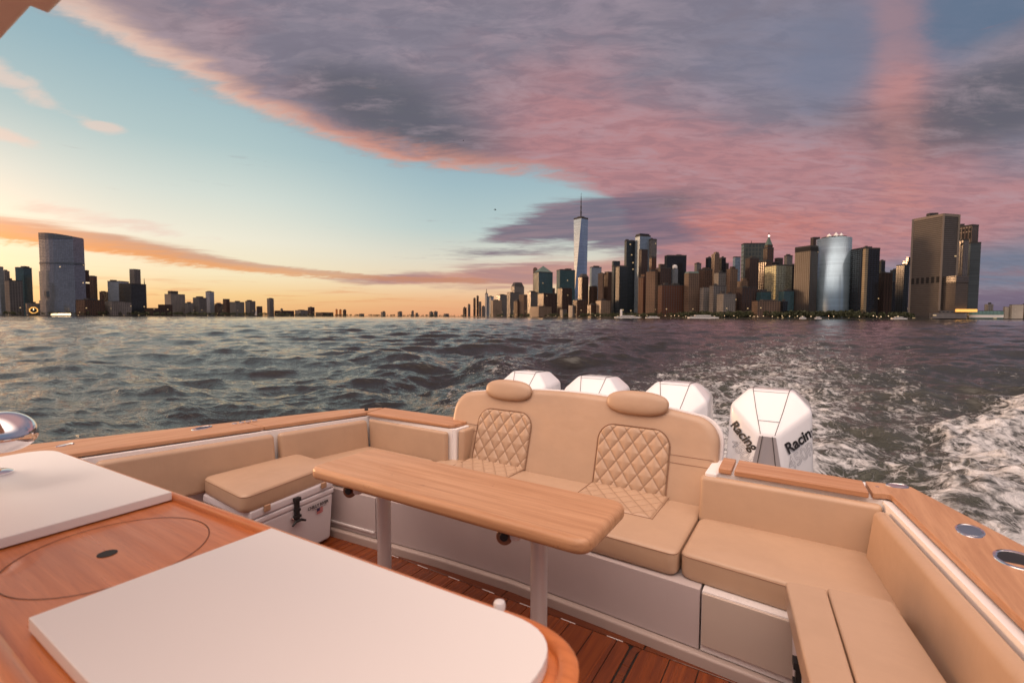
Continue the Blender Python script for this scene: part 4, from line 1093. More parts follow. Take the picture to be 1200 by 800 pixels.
# ---- midtown far behind
mt = 'thin distant towers left of the right-hand skyline'
for a,b,v,s,l in [(542.5,546.8,360.5,'brownd','low dark block starting the distant tower cluster'),(548.2,551.2,357,'grey','short distant tower, first spike of the cluster'),(554.6,557.4,349.5,'brownd','distant dark flat-topped tower, left of a matching taller one'),(558.4,561,346.8,'brownd','distant dark slim tower, taller of the matching pair'),(561.2,564,353.5,'grey','distant grey stub right of the slim dark pair'),(564.5,568.5,359,'grey','low distant grey block before the pale pointed tower')]:
    bld(a,b,v,0,.5,s,l,D=2350,group=mt)
bld(568.3,571.8,344,0,.6,'glasspale','pale blue distant tower with a pointed top',D=2300,group=mt,extras=(('mast',570,338.5,3),))
bld(571.8,578.5,347.5,0,.5,'glasspale','pale bluish distant block beside the pointed tower',D=2300,group=mt)
# ---- right skyline (front rows carry small offsets)
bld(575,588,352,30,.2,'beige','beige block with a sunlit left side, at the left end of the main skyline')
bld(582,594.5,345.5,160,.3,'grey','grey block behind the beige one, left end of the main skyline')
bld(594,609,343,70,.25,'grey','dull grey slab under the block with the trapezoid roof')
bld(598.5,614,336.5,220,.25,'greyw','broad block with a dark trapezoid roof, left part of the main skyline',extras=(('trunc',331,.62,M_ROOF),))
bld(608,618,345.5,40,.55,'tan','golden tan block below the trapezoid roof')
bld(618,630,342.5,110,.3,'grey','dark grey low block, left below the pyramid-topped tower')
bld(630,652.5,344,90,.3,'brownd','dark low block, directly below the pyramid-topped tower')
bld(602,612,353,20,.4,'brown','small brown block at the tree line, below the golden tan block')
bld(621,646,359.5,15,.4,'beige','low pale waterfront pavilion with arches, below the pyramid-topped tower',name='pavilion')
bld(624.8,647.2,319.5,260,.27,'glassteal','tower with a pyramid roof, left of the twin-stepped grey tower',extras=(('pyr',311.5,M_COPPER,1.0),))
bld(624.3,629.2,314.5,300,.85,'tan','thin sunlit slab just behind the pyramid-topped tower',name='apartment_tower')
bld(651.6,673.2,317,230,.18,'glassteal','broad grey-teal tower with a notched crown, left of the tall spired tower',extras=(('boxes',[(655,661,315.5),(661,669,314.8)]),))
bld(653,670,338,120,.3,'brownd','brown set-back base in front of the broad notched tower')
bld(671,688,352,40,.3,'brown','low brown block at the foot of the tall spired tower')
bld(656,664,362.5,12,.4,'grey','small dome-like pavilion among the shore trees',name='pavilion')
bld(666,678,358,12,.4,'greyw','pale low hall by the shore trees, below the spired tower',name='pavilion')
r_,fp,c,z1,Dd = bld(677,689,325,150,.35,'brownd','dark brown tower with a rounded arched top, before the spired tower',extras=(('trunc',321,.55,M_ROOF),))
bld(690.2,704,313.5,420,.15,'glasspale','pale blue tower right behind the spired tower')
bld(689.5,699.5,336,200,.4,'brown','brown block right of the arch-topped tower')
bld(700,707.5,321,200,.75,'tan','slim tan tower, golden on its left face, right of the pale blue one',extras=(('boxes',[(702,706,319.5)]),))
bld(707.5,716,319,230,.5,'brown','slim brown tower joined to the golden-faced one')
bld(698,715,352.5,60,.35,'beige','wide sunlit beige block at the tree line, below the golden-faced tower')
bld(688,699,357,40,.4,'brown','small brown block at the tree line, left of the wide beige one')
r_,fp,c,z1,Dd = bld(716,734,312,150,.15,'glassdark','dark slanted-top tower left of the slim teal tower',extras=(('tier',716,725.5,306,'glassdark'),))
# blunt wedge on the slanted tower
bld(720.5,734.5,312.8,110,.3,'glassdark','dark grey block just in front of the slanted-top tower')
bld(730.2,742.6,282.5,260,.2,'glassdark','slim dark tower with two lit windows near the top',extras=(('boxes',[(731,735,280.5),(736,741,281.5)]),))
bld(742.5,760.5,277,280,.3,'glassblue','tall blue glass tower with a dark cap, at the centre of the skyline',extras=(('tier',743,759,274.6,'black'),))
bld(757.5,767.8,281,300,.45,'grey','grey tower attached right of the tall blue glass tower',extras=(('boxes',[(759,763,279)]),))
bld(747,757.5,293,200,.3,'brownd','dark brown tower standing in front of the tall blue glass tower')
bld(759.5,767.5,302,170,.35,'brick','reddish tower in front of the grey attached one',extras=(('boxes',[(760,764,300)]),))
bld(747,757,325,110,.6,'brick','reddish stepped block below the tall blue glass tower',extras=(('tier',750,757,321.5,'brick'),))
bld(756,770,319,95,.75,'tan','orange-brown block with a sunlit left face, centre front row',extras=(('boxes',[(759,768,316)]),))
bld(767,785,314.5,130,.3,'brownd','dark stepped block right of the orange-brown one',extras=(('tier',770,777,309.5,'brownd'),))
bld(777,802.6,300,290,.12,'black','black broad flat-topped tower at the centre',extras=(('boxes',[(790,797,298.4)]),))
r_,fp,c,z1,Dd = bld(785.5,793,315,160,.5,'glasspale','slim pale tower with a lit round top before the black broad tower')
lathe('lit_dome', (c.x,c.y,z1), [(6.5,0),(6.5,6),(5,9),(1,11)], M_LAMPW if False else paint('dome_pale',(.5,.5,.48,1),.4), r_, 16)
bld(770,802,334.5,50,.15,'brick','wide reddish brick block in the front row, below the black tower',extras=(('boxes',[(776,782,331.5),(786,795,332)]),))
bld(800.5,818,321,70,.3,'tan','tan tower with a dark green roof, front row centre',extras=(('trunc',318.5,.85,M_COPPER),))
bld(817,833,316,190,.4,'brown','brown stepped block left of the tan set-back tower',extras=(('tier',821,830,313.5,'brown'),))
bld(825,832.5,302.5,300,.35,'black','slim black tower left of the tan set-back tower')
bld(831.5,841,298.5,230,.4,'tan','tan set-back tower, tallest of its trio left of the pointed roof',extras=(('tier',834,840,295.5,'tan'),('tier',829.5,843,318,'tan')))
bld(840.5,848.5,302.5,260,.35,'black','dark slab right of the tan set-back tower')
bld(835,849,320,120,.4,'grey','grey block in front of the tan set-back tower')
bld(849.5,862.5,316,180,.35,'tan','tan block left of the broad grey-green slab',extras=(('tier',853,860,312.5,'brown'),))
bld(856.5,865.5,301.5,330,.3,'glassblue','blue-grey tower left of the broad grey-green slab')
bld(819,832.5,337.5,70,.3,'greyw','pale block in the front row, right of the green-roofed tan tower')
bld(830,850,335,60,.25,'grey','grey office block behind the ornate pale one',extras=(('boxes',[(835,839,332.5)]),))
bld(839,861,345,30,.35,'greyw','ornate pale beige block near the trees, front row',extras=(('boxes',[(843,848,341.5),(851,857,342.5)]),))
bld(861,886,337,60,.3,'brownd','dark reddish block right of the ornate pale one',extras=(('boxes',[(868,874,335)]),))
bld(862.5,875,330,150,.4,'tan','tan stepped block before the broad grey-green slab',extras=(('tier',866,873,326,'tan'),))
bld(866,896,286,420,.10,(((.11,.125,.11)),(.035,.045,.042),9,12,.7,.75,.006,.2),'broad grey-green slab with a grid front, left of the pointed green roof',extras=(('mast',877.5,282,1.5),))
bld(871,887,303,200,.35,'brownd','dark brown tower in front of the broad grey-green slab')
bld(887,902,306.5,240,.55,'brown','brown tower under the pointed green roof tower')
r_,fp,c,z1,Dd = bld(891.5,903.8,291,340,.4,'brown','tower with a pointed green copper roof and a shining tip',extras=(('tier',893,902.5,287,'brown'),))
zz0 = hz(898,287,Dd); zz1 = hz(898,277.5,Dd); bm = bmesh.new(); b=[bm.verts.new((c.x+(p.x-c.x)*.72,c.y+(p.y-c.y)*.72,zz0)) for p in fp]; a=[bm.verts.new((c.x+(p.x-c.x)*.10,c.y+(p.y-c.y)*.10,zz1)) for p in fp]
bm.faces.new(b); bm.faces.new(a)
for i in range(4): bm.faces.new((b[i],b[(i+1)%4],a[(i+1)%4],a[i]))
bm_obj('roof', bm, M_COPPER, r_)
tube('spire', [(c.x,c.y,zz1-2),(c.x,c.y,hz(898,272.5,Dd))], [1.6,.5], M_ROOF, r_, 8)
lathe('beacon', (c.x,c.y,zz1), [(1.2,0),(2.2,1.5),(2.2,3),(1,4.5)], M_LAMPW, r_, 10)
bld(902.5,911,307.5,260,.35,'black','dark block right below the pointed green roof')
r_,fp,c,z1,Dd = bld(894,926,311.5,130,.42,'green','glassy yellow-green building, left of the dark piered tower')
bld(924.5,928.5,310,160,.3,'black','thin dark slab between the yellow-green building and the piered tower')
bld(884.5,902.5,342,70,.35,'glassteal','low teal glass block at the foot of the yellow-green building')
bld(911,929,341,60,.35,'glassteal','low greenish wing right of the yellow-green building foot')
bld(880,914,353,25,.2,'tan','long low brown fort-like building at the tree line',name='waterfront_block')
bld(913,922,353,25,.4,'black','small dark cube at the tree line, right of the low brown building')
bld(928.4,955.5,290,60,.66,'pierd','dark brown tower with light piers, left of the silver round tower',extras=(('belt',290,295.5,M_ROOFB),('boxes',[(948,955,287.5)])))
bld(946,957,279,220,.3,'brownd','dark slim tower peeking out behind the silver round tower')
# silver round tower
D = shoreD(973)+45; c = gp(973.2, D+28); rad = (gp(991,D)-gp(955,D)).length/2
root = empty('round_glass_tower','silver rounded glass tower with white tent-like roof domes, by the shore','building',(c.x,c.y,GZ),'skyscrapers and blocks along the far skyline')
z1 = hz(973,277.5,D); MR = facade((.12,.16,.185),(.22,.31,.37),60,4,1.,.8,.0,.24, metal=.6)
poly_body('wall', [(c.x+rad*math.cos(k*2*math.pi/40), c.y+rad*math.sin(k*2*math.pi/40)) for k in range(40)], GZ, z1, MR, root)
for f in root.children[0].data.polygons: f.use_smooth = abs(f.normal.z) < .5
poly_body('roof', [(c.x+rad*.72*math.cos(k*2*math.pi/24), c.y+rad*.72*math.sin(k*2*math.pi/24)) for k in range(24)], z1, z1+3.5, M_ROOF, root)
for uu, vv, rr in ((967.5,272.8,4.6),(975.5,271.3,5),(981.5,271.8,4.2)):
    q = gp(uu, D+12); lathe('tent_dome', (q.x,q.y,z1), [(rr,2),(rr*.8,(hz(uu,vv,D)-z1)*.55),(rr*.35,(hz(uu,vv,D)-z1)*.85),(.4,hz(uu,vv,D)-z1)], M_WHITET, root, 16)
bld(990.5,1027.3,292.5,60,.42,'black','black broad slab with one pale vertical stripe, right of the silver round tower',extras=(('boxes',[(1007,1018,289.2)]),))
a_, b_ = gp(1007.5, shoreD(1008)+28), gp(1013.7, shoreD(1008)+28)
mm = facade((.34,.27,.17),(.12,.10,.06),20,4,.0,.0,.0,.2)
o = bld(1007.4,1013.8,291,18,.5,(((.36,.29,.18)),(.10,.08,.05),30,4,1.0,.45,.0,.15),'narrow pale striped shaft standing against the black broad slab')
bld(1027,1043,320,90,.4,'brownd','dull brown block right of the black broad slab',extras=(('boxes',[(1029,1035,318.5)]),))
r_,fp,c,z1,Dd = bld(1047,1062.5,311,130,.6,'glassdark','dark tower with a stepped top and yellow reflecting corner, left of the great grey slab',extras=(('tier',1054,1063,306,'black'),('tier',1058,1063,301.5,'black')))
bld(1040,1049,330,170,.4,'black','dark low block between the dull brown one and the stepped-top tower')
# great grey slab with belt, and its lower wing and neighbour
SL = facade((.085,.072,.065),(.05,.045,.04),6,3.6,.5,.55,.003,.25,True); 
r_,fp,c,z1,Dd = bld(1064.2,1117,255,40,.66,((.085,.072,.065),(.045,.04,.038),6,3.6,.5,.5,.004,.6,True),'great grey-brown slab with a dark belt of openings, right end of the skyline',extras=(('boxes',[(1079,1093,250)]),('bands',325.5,332.5,6,0)))
for f in (0, 1): 
    a, b = fp[f], fp[f+1]
for p in (fp[0], fp[1], fp[2]):
    q = c+(p-c)*1.012; box('corner_pier', (q.x-1.4,q.x+1.4), (q.y-1.4,q.y+1.4), (GZ,z1+1), M_STONE, r_, 0)
poly_body('cornice', [c+(p-c)*1.015 for p in fp], z1-3.5, z1+1.5, M_STONE, r_)
bld(1096,1131.5,331.5,12,.60,((.085,.07,.06),(.05,.04,.035),6,3.6,.5,.5,.004,.6,True),'lower grey-brown wing in front of the great slab, dark belt on top',extras=(('belt',325,330.6,M_ROOFB),('tier',1095.5,1132,324.2,'slab')))
bld(1113,1140.5,265.5,130,.72,((.12,.088,.078),(.02,.02,.022),5,4,.4,.8,.003,.45),'grey-brown tower with two rows of black openings, behind the great slab',extras=(('bands',268.5,272,5,0),('bands',273.5,281,5,0),('boxes',[(1117,1124,262.5)])))
bld(1111,1130,282,70,.7,((.19,.17,.165),(.03,.032,.036),4,4,.5,.85,.006,.2),'grey tower with upright ribs, between the great slab and the teal slab',extras=(('bands',285,288,3,0),))
bld(1128,1144.3,285,85,.25,((.07,.085,.09),(.05,.065,.07),40,3.8,1.,.5,.0,.15),'teal-grey slab at the very right end of the tower group')
# ferry terminals at the right
for i,(a,b,v,o_,st_,l_) in enumerate([(640,650,338,500,'brownd','dark distant block peeking between the pyramid-topped and the broad notched tower'),
  (704,712,327,520,'grey','grey distant block peeking behind the golden-faced slim tower'),(768,778,322,420,'brown','brown distant block peeking over the dark stepped block'),
  (803,812,326,420,'black','dark distant block above the green-roofed tan tower'),(812,820,309,480,'grey','grey distant shaft left of the brown stepped block'),
  (842,852,309,520,'brownd','dark distant block above the tan block left of the broad slab'),(905,915,303,420,'brownd','dark distant block right of the pointed green roof'),
  (916,926,300,480,'grey','grey distant tower above the yellow-green building'),(1040,1050,317,300,'glassdark','dark distant tower behind the dull brown block'),
  (1027,1034,306,420,'black','slim dark distant tower at the right edge of the black broad slab')]):
    bld(a,b,v,o_,.35,st_,l_)
bld(1088,1132,367,2,.1,((.26,.25,.25),(.08,.08,.08),8,3,.7,.5,.03,.3),'long low grey ferry terminal below the great slab',name='ferry_terminal',cat='terminal',extras=(('tier',1098,1120,363.8,'grey'),))
r_,fp,c,z1,Dd = bld(1130,1175,364.2,8,.1,((.13,.22,.20),(.14,.26,.24),5,3,.85,.7,.12,.2),'long green-glass ferry terminal at the right',name='ferry_terminal',cat='terminal',extras=(('belt',369,372,M_WHITET),))
a_, b_ = gp(1122, Dd-12), gp(1144, Dd-12)
cn = prism('lit_canopy', [(a_.x,a_.y),(b_.x,b_.y),(b_.x+FW.x*18,b_.y+FW.y*18),(a_.x+FW.x*18,a_.y+FW.y*18)], hz(1133,365.5,Dd), hz(1133,362.3,Dd), M_AMB); tag(cn, 'amber-lit canopy roof above the ferry terminals', 'canopy')
bld(1152,1162.5,356.5,500,.4,'greyw','small pale block far behind the green-glass terminal')
bld(1174,1181,359.5,10,.3,((.62,.55,.45),(.3,.26,.2),9,6,.2,.3,.0,.5),'narrow cream block beside the terminal at far right',name='waterfront_block')
bld(1181,1198,357,6,.2,((.66,.60,.50),(.4,.36,.3),12,8,.12,.3,.0,.5),'cream white building near the right picture edge',name='waterfront_block')
bld(1197,1212,356,4,.3,'brick','red-brown shed roofed building cut by the right picture edge',name='waterfront_block')
bld(1215,1300,352,60,.3,'brown','long brown warehouse outside the right picture edge',name='waterfront_block')

# ---- tall spired tower: square base turning through eight triangles to a rotated square top
D = 2130; c = gp(679.3, D); px = lambda n: n/F*D
root = empty('spired_glass_tower','tallest tower, tapering glass obelisk with triangular faces and a long spire','building',(c.x,c.y,GZ),'skyscrapers and blocks along the far skyline')
zb, zt_ = hz(679,349,D), hz(679,257.5,D); rb, rt = px(9.9), px(8.2)
rot0 = math.atan2(-c.y, -c.x)-R(45)+R(3)
Bq = [Vector((c.x+rb*math.cos(rot0+k*math.pi/2), c.y+rb*math.sin(rot0+k*math.pi/2), zb)) for k in range(4)]
Tq = [Vector((c.x+rt*math.cos(rot0+(k+.5)*math.pi/2), c.y+rt*math.sin(rot0+(k+.5)*math.pi/2), zt_)) for k in range(4)]
MW = facade((.17,.21,.25),(.32,.41,.50),300,4.1,1.,.92,.0,.08, metal=.9)
bm = bmesh.new(); uvl = bm.loops.layers.uv.new('UVMap'); b = [bm.verts.new(p) for p in Bq]; t_ = [bm.verts.new(p) for p in Tq]
for k in range(4):
    for f in ((b[k], b[(k+1)%4], t_[k]), (b[(k+1)%4], t_[(k+1)%4], t_[k])):
        fc = bm.faces.new(f); o0 = f[0].co; ax = (f[1].co-f[0].co); ax.z = 0; ax.normalize()
        for lp in fc.loops: lp[uvl].uv = ((lp.vert.co-o0).dot(ax), lp.vert.co.z)
bm.faces.new(t_); bm_obj('wall', bm, MW, root)
poly_body('base_wall', [(p.x,p.y) for p in Bq], GZ, zb, MW, root)
poly_body('parapet', [(c.x+(p.x-c.x)*1.01, c.y+(p.y-c.y)*1.01) for p in Tq], zt_, hz(679,255.6,D), M_ROOF, root)
lathe('mast_ring', (c.x,c.y,hz(679,255.6,D)), [(px(4.0),0),(px(4.4),px(.5)),(px(4.2),px(1.2)),(px(1.2),px(1.6))], M_ROOF, root, 20)
sp0, sp1 = hz(679,255,D), hz(679,226.5,D); pts=[]; rs=[]
for k in range(15):
    s = k/14; pts.append((c.x,c.y,sp0+(sp1-sp0)*s)); rs.append(px(1.0-.78*s)*(1.25 if k in (3,6,9,11) else .85))
tube('spire', pts, rs, M_ROOF, root, 8)

# ---- shore trees, one dark mass
m, t, p = new_mat('tree_leaves', (.03,.045,.02,1), .8)
t.link(t.mix(t.noise(geo_pos(t), .12, 3, .6), (.018,.028,.012,1), (.07,.075,.03,1)), p.inputs['Base Color'])
def treeline(u0, u1, n, hmin, hmax, depth, label, doff=4, mat=m):
    V=[]; Fa=[]
    for i in range(n):
        u = random.uniform(u0, u1); D = shoreD(u)+doff+random.uniform(0, depth); g = gp(u, D); h = random.uniform(hmin, hmax); r = h*random.uniform(.38,.55)
        for _ in range(46):
            th = random.uniform(0, 6.283); cz = random.uniform(-.6, 1); rr = math.sqrt(1-cz*cz)*r*random.uniform(.6,1.05)
            q = Vector((g.x+rr*math.cos(th), g.y+rr*math.sin(th), GZ+h*.55+cz*h*.45)); s = random.uniform(.7,1.7)*h/11
            a = Vector((random.gauss(0,1),random.gauss(0,1),random.gauss(0,1))).normalized()*s; b = a.cross(Vector((random.gauss(0,1),random.gauss(0,1),random.gauss(0,1)))).normalized()*s
            k = len(V); V += [q+a, q+b, q-a, q-b]; Fa.append((k,k+1,k+2,k+3))
        k = len(V); V += [(g.x-.4,g.y,GZ),(g.x+.4,g.y,GZ),(g.x+.3,g.y,GZ+h*.6),(g.x-.3,g.y,GZ+h*.6)]; Fa.append((k,k+1,k+2,k+3))
    me = bpy.data.meshes.new('shore_trees'); me.from_pydata([tuple(v) for v in V], [], Fa); me.materials.append(mat)
    o = bpy.data.objects.new('shore_trees', me); COL.objects.link(o); tag(o, label, kind='stuff')
treeline(575, 1068, 520, 7, 12.5, 40, 'dark belt of trees along the city shore')
treeline(800, 1010, 160, 10, 15, 30, 'taller dark trees of the park at the city tip', 10)
treeline(100, 545, 330, 7, 13, 60, 'low dark tree line along the left shore')
treeline(-60, 100, 90, 6, 10, 30, 'sparse dark trees at the foot of the left-bank towers')
# ---- promenade lamps, each its own small post
lamp0 = None
for i in range(64):
    u = 577+ (1066-577)*(i+.5*math.sin(i*7.3))/64; Dl = shoreD(u)+1.5; g = gp(u, Dl)
    if lamp0 is None:
        lamp0 = empty('street_lamp', 'tiny lit lamp on the dark promenade along the city shore', 'street lamp', (g.x,g.y,GZ), 'lit lamps along the city promenade')
        tube('post', [(g.x,g.y,GZ),(g.x,g.y,GZ+3.4)], .12, M_ROOF, lamp0, 6)
        lathe('lamp_head', (g.x,g.y,GZ+3.4), [(.25,0),(.62,.35),(.62,.8),(.2,1.15)], M_LAMP, lamp0, 8)
    elif random.random() < .72:
        o = copy_tree(lamp0); o.location = (g.x,g.y,GZ+random.uniform(-1.4,.6))
# ---- boats
def white_boat(u0, u1, v, D, label, name, decks=2, extra=None):
    a, b = gp(u0, D), gp(u1, D); L = (b-a).length; w = (b-a).normalized(); d = Vector((-w.y,w.x,0)); d = d if d.dot(FW) > 0 else -d; wd = L*.22
    root = empty(name, label, 'boat', ((a.x+b.x)/2,(a.y+b.y)/2,WZ))
    def pl(s0, s1, i): return [(q.x,q.y) for q in (a+w*L*s0+d*i, a+w*L*s1+d*i, a+w*L*(s1+.0)+d*(wd-i), a+w*L*s0+d*(wd-i))]
    H = hz((u0+u1)/2, v, D)-WZ
    hull = pl(0,.93,0); tip = a+w*L+d*wd/2; hull = hull[:2]+[(tip.x,tip.y)]+hull[2:]
    prism('hull', hull, WZ-.3, WZ+H*.38, M_WHITET, root)
    prism('deck_house', pl(.08,.85,wd*.1), WZ+H*.38, WZ+H*.72, facade((.7,.68,.66),(.1,.1,.1),2,20,.6,1,.2,.3), root)
    prism('deck_house', pl(.2,.7,wd*.2), WZ+H*.72, WZ+H, M_WHITET, root)
    return root, H, a, w, L, d, wd
white_boat(808,844,369.2,shoreD(826)-30,'long low white tour boat in front of the dark shore trees','tour_boat')
r_, H, a, w, L, d, wd = white_boat(721,752,369.6,shoreD(736)-50,'grey-white vessel with a tall white mast block, left of the white tour boat','harbour_vessel')
q = a+w*L*.24+d*wd*.5; box('mast_block', (q.x-2.2,q.x+2.2), (q.y-2.2,q.y+2.2), (WZ+H*.8, hz(728,362.5,shoreD(736)-50)), M_WHITET, r_, .3)
white_boat(937,945,370.8,shoreD(940)-14,'small white launch at the shore below the piered tower','launch')
white_boat(955,963,371,shoreD(958)-14,'small white launch at the shore below the silver round tower','launch')
white_boat(1046,1064,371.2,shoreD(1055)-14,'red-and-white ferry boat moored left of the great slab','ferry_boat')
white_boat(757,776,370.6,shoreD(765)-20,'low pale barge moored at the shore below the brick block','barge')
# sailboat far left
D = 1300; g = gp(301, D); root = empty('sailboat','tiny sailboat with a pale sail before the left shore','sailboat',(g.x,g.y,WZ))
prism('hull', [(g.x-RT.x*6,g.y-RT.y*6),(g.x+RT.x*6,g.y+RT.y*6),(g.x+RT.x*8+FW.x*2,g.y+RT.y*8+FW.y*2),(g.x+RT.x*6+FW.x*4,g.y+RT.y*6+FW.y*4),(g.x-RT.x*6+FW.x*4,g.y-RT.y*6+FW.y*4)], WZ-.2, WZ+2.4, M_ROOF, root)
zt2 = hz(301,360,D); tube('mast', [(g.x+FW.x*2,g.y+FW.y*2,WZ+2),(g.x+FW.x*2,g.y+FW.y*2,zt2)], .25, M_ROOF, root, 6)
bm = bmesh.new(); c0 = g+FW*2
for s_ in (1,):
    vs = [c0+Vector((0,0,WZ+3.5)), c0+Vector((0,0,zt2-.5)), c0-RT*6.5+Vector((0,0,WZ+3.5))]; vs2 = [v_+FW*.25 for v_ in vs]
    A = [bm.verts.new(v_) for v_ in vs]; B = [bm.verts.new(v_) for v_ in vs2]; bm.faces.new(A); bm.faces.new(B[::-1])
    for k in range(3): bm.faces.new((A[k],A[(k+1)%3],B[(k+1)%3],B[k]))
bm_obj('sail', bm, paint('sailcloth',(.42,.38,.36,1),.8), root)
# gulls
def bird(u, v, D, span, label):
    g = gp(u, D); z = hz(u, v, D); root = empty('seagull', label, 'bird', (g.x,g.y,z))
    bm = bmesh.new(); rr = [.02,.05,.075,.06,.02]
    tube_bm(bm, [Vector((g.x,g.y,z))+RT*(k-2)*span*.11 for k in range(5)], [x*span for x in rr], 8)
    for s in (-1,1):
        p = [Vector((g.x,g.y,z))+FW*0, Vector((g.x,g.y,z))+FW*(s*span*.25)+Vector((0,0,span*.12))+RT*.03*span, Vector((g.x,g.y,z))+FW*(s*span*.5)+Vector((0,0,span*.05))-RT*.1*span]
        p = [q*1 for q in p]
        lo = [q-RT*span*.07*(1-.35*i) for i,q in enumerate(p)]; hi = [q+RT*span*.07*(1-.4*i) for i,q in enumerate(p)]
        for th in (0,):
            A = [bm.verts.new(q+Vector((0,0,.012*span))) for q in lo+hi]; B = [bm.verts.new(q-Vector((0,0,.012*span))) for q in lo+hi]
            for i in range(2): bm.faces.new((A[i],A[i+1],A[i+4],A[i+3])); bm.faces.new((B[i+3],B[i+4],B[i+1],B[i]))
            for i,j in ((0,1),(1,2),(2,5),(5,4),(4,3),(3,0)): bm.faces.new((A[i],B[i],B[j],A[j]))
    bm_obj('body', bm, M_ROOFB, root, 40)
bird(580, 246, 90, 1.1, 'small dark gull flying left of the spired tower')
bird(543.5, 165, 110, .7, 'tiny dark gull high up against the pink grey cloud')

GLOW, BACK_FILL, SUNE = 3.4, 3.8, 1.5
# ================================================================ SKY AND LIGHT
AZ0 = math.atan2(FW.x, FW.y)                     # heading of the sunset view, world-fixed
SUN_AZ, SUN_EL = -66.0, 5.5                      # the sun has gone low off to the left
world = bpy.data.worlds.new('World'); scn.world = world; world.use_nodes = True
wt = world.node_tree; wt.nodes.clear(); t = NT(wt)
g = t.n.new('ShaderNodeTexCoord').outputs['Generated']
s = t.sep(g); X, Y, Z = s[0], s[1], s[2]
xr = t.add(t.mul(X, RT.x), t.mul(Y, RT.y)); yf = t.add(t.mul(X, FW.x), t.mul(Y, FW.y))
az = t.mul(t.m('ARCTAN2', xr, yf), 57.29578); el = t.mul(t.m('ARCSINE', t.m('MINIMUM', t.m('MAXIMUM', Z, -1.0), 1.0)), 57.29578)
ela = t.m('MAXIMUM', el, 0.0)
def curve(pts):
    n = t.n.new('ShaderNodeFloatCurve'); c = n.mapping.curves[0]; n.mapping.use_clip = False
    pts = [(-180, pts[0][1])]+pts+[(180, pts[-1][1])]
    P_ = [((a+180)/360, v/90) for a, v in pts]
    c.points[0].location = P_[0]; c.points[1].location = P_[-1]
    for q in P_[1:-1]: c.points.new(*q)
    n.mapping.update()
    t.put(n.inputs['Value'], t.m('MULTIPLY_ADD', az, 1/360, .5))
    return t.mul(n.outputs[0], 90.0)
def blob(a0, e0, sa, se, rot=0.0):
    da = t.sub(az, a0); de = t.sub(el, e0)
    if rot:
        cr, sr = math.cos(R(rot)), math.sin(R(rot))
        da, de = t.add(t.mul(da, cr), t.mul(de, sr)), t.add(t.mul(de, cr), t.mul(da, -sr))
    q = t.add(t.mul(da, da, 1/sa**2), t.mul(de, de, 1/se**2))
    return t.m('POWER', 2.71828, t.mul(q, -1.0))
# clear sky by elevation: sunset side and far side
L_ = [(0, rgb(247,184,122)), (.035, rgb(255,215,152)), (.07, rgb(255,238,198)), (.13, rgb(247,242,222)), (.2, rgb(220,229,220)), (.28, rgb(184,207,208)), (.38, rgb(158,188,198)), (.55, rgb(140,166,184)), (1, rgb(150,150,170))]
C_ = [(0, rgb(238,168,124)), (.03, rgb(246,190,142)), (.06, rgb(249,218,180)), (.11, rgb(230,224,206)), (.17, rgb(194,212,210)), (.25, rgb(168,195,203)), (.34, rgb(142,172,190)), (.5, rgb(128,148,170)), (1, rgb(140,140,165))]
R_ = [(0, rgb(112,102,122)), (.03, rgb(124,110,130)), (.06, rgb(150,122,134)), (.12, rgb(140,120,140)), (.22, rgb(112,122,146)), (.4, rgb(84,112,140)), (.6, rgb(92,110,140)), (.8, rgb(120,120,145)), (1, rgb(140,130,150))]
pe = t.mul(ela, 1/60.0)
base = t.mix(t.sm(az, -32, -4), t.ramp(pe, L_), t.ramp(pe, C_))
base = t.mix(t.sm(az, 6, 34), base, t.ramp(pe, R_))
# noises: cloud-plane perspective coordinates and low stretched ones
zc = t.add(Z, .16); pc = t.comb(t.m('DIVIDE', xr, zc), t.m('DIVIDE', yf, zc))
pcs = t.mapping(pc, (1.0, 1.9, 1), (0, 0, R(50)))
nA = t.noise(pcs, 1.5, 7, .62, .7); nB = t.noise(t.mapping(pc, (1,1,1), (0,0,R(-35)), (3.1,1.7,0)), .75, 4, .55, .4)
nC = t.noise(t.mapping(pc, (1.8,4.0,1), (0,0,R(50)), (7,2,0)), 1.8, 6, .64, .5)
nF = t.noise(t.mapping(pc, (1.6,4.2,1), (0,0,R(52)), (2,5,0)), 5.0, 4, .62, .6)
low = t.comb(t.mul(az, .055), t.mul(el, .62)); nL = t.noise(low, 1.0, 5, .6, .5); nL2 = t.noise(t.mapping(low, (2.2,3.2,1), (0,0,.04), (5,9,0)), 1.0, 4, .62, .4)
d0 = lambda n, k: t.m('MULTIPLY_ADD', n, k, -k/2)
# ---- the big bank
edge = curve([(-70,24),(-46,24.2),(-42.5,23.6),(-38,22.6),(-31.4,20.9),(-25.3,19.0),(-21,18.2),(-12,17.0),(-4,16.3),(4,15.6),(8,14.6),(11.5,12.2),(15,8.0),(20,4.0),(27,2.2),(46,1.6),(80,1)])
sd = t.add(t.sub(el, edge), d0(nA, 6.0), d0(nC, 3.4), d0(nF, 1.6), d0(nB, 1.5))
mA = t.sm(sd, -.5, 2.0)
thick = t.sm(sd, 0, 7)
pink = t.add(t.mul(blob(8,20,14,6.5,-8), .8), t.mul(blob(23,13,17,5.5,-5), 1.1), t.mul(blob(35,12,10,4,20), .7), t.mul(blob(38,20,3.6,12,6), .55), t.mul(blob(-28,25,10,4,-22), .35), t.mul(blob(12,30,18,5,0), .25), t.mul(blob(30,7.5,13,2.3,0), .9), t.mul(blob(47,9,14,2.2,4), .8))
dark = t.add(t.mul(blob(-14,22,13,4.0,-14), 1.0), t.mul(blob(46,17.5,9,3.8,10), 1.1), t.mul(blob(17,12.5,7,1.8,5), .8), t.mul(blob(-2,25,12,4,0), .35), t.mul(blob(33,19,8,2.5,-20),.45))
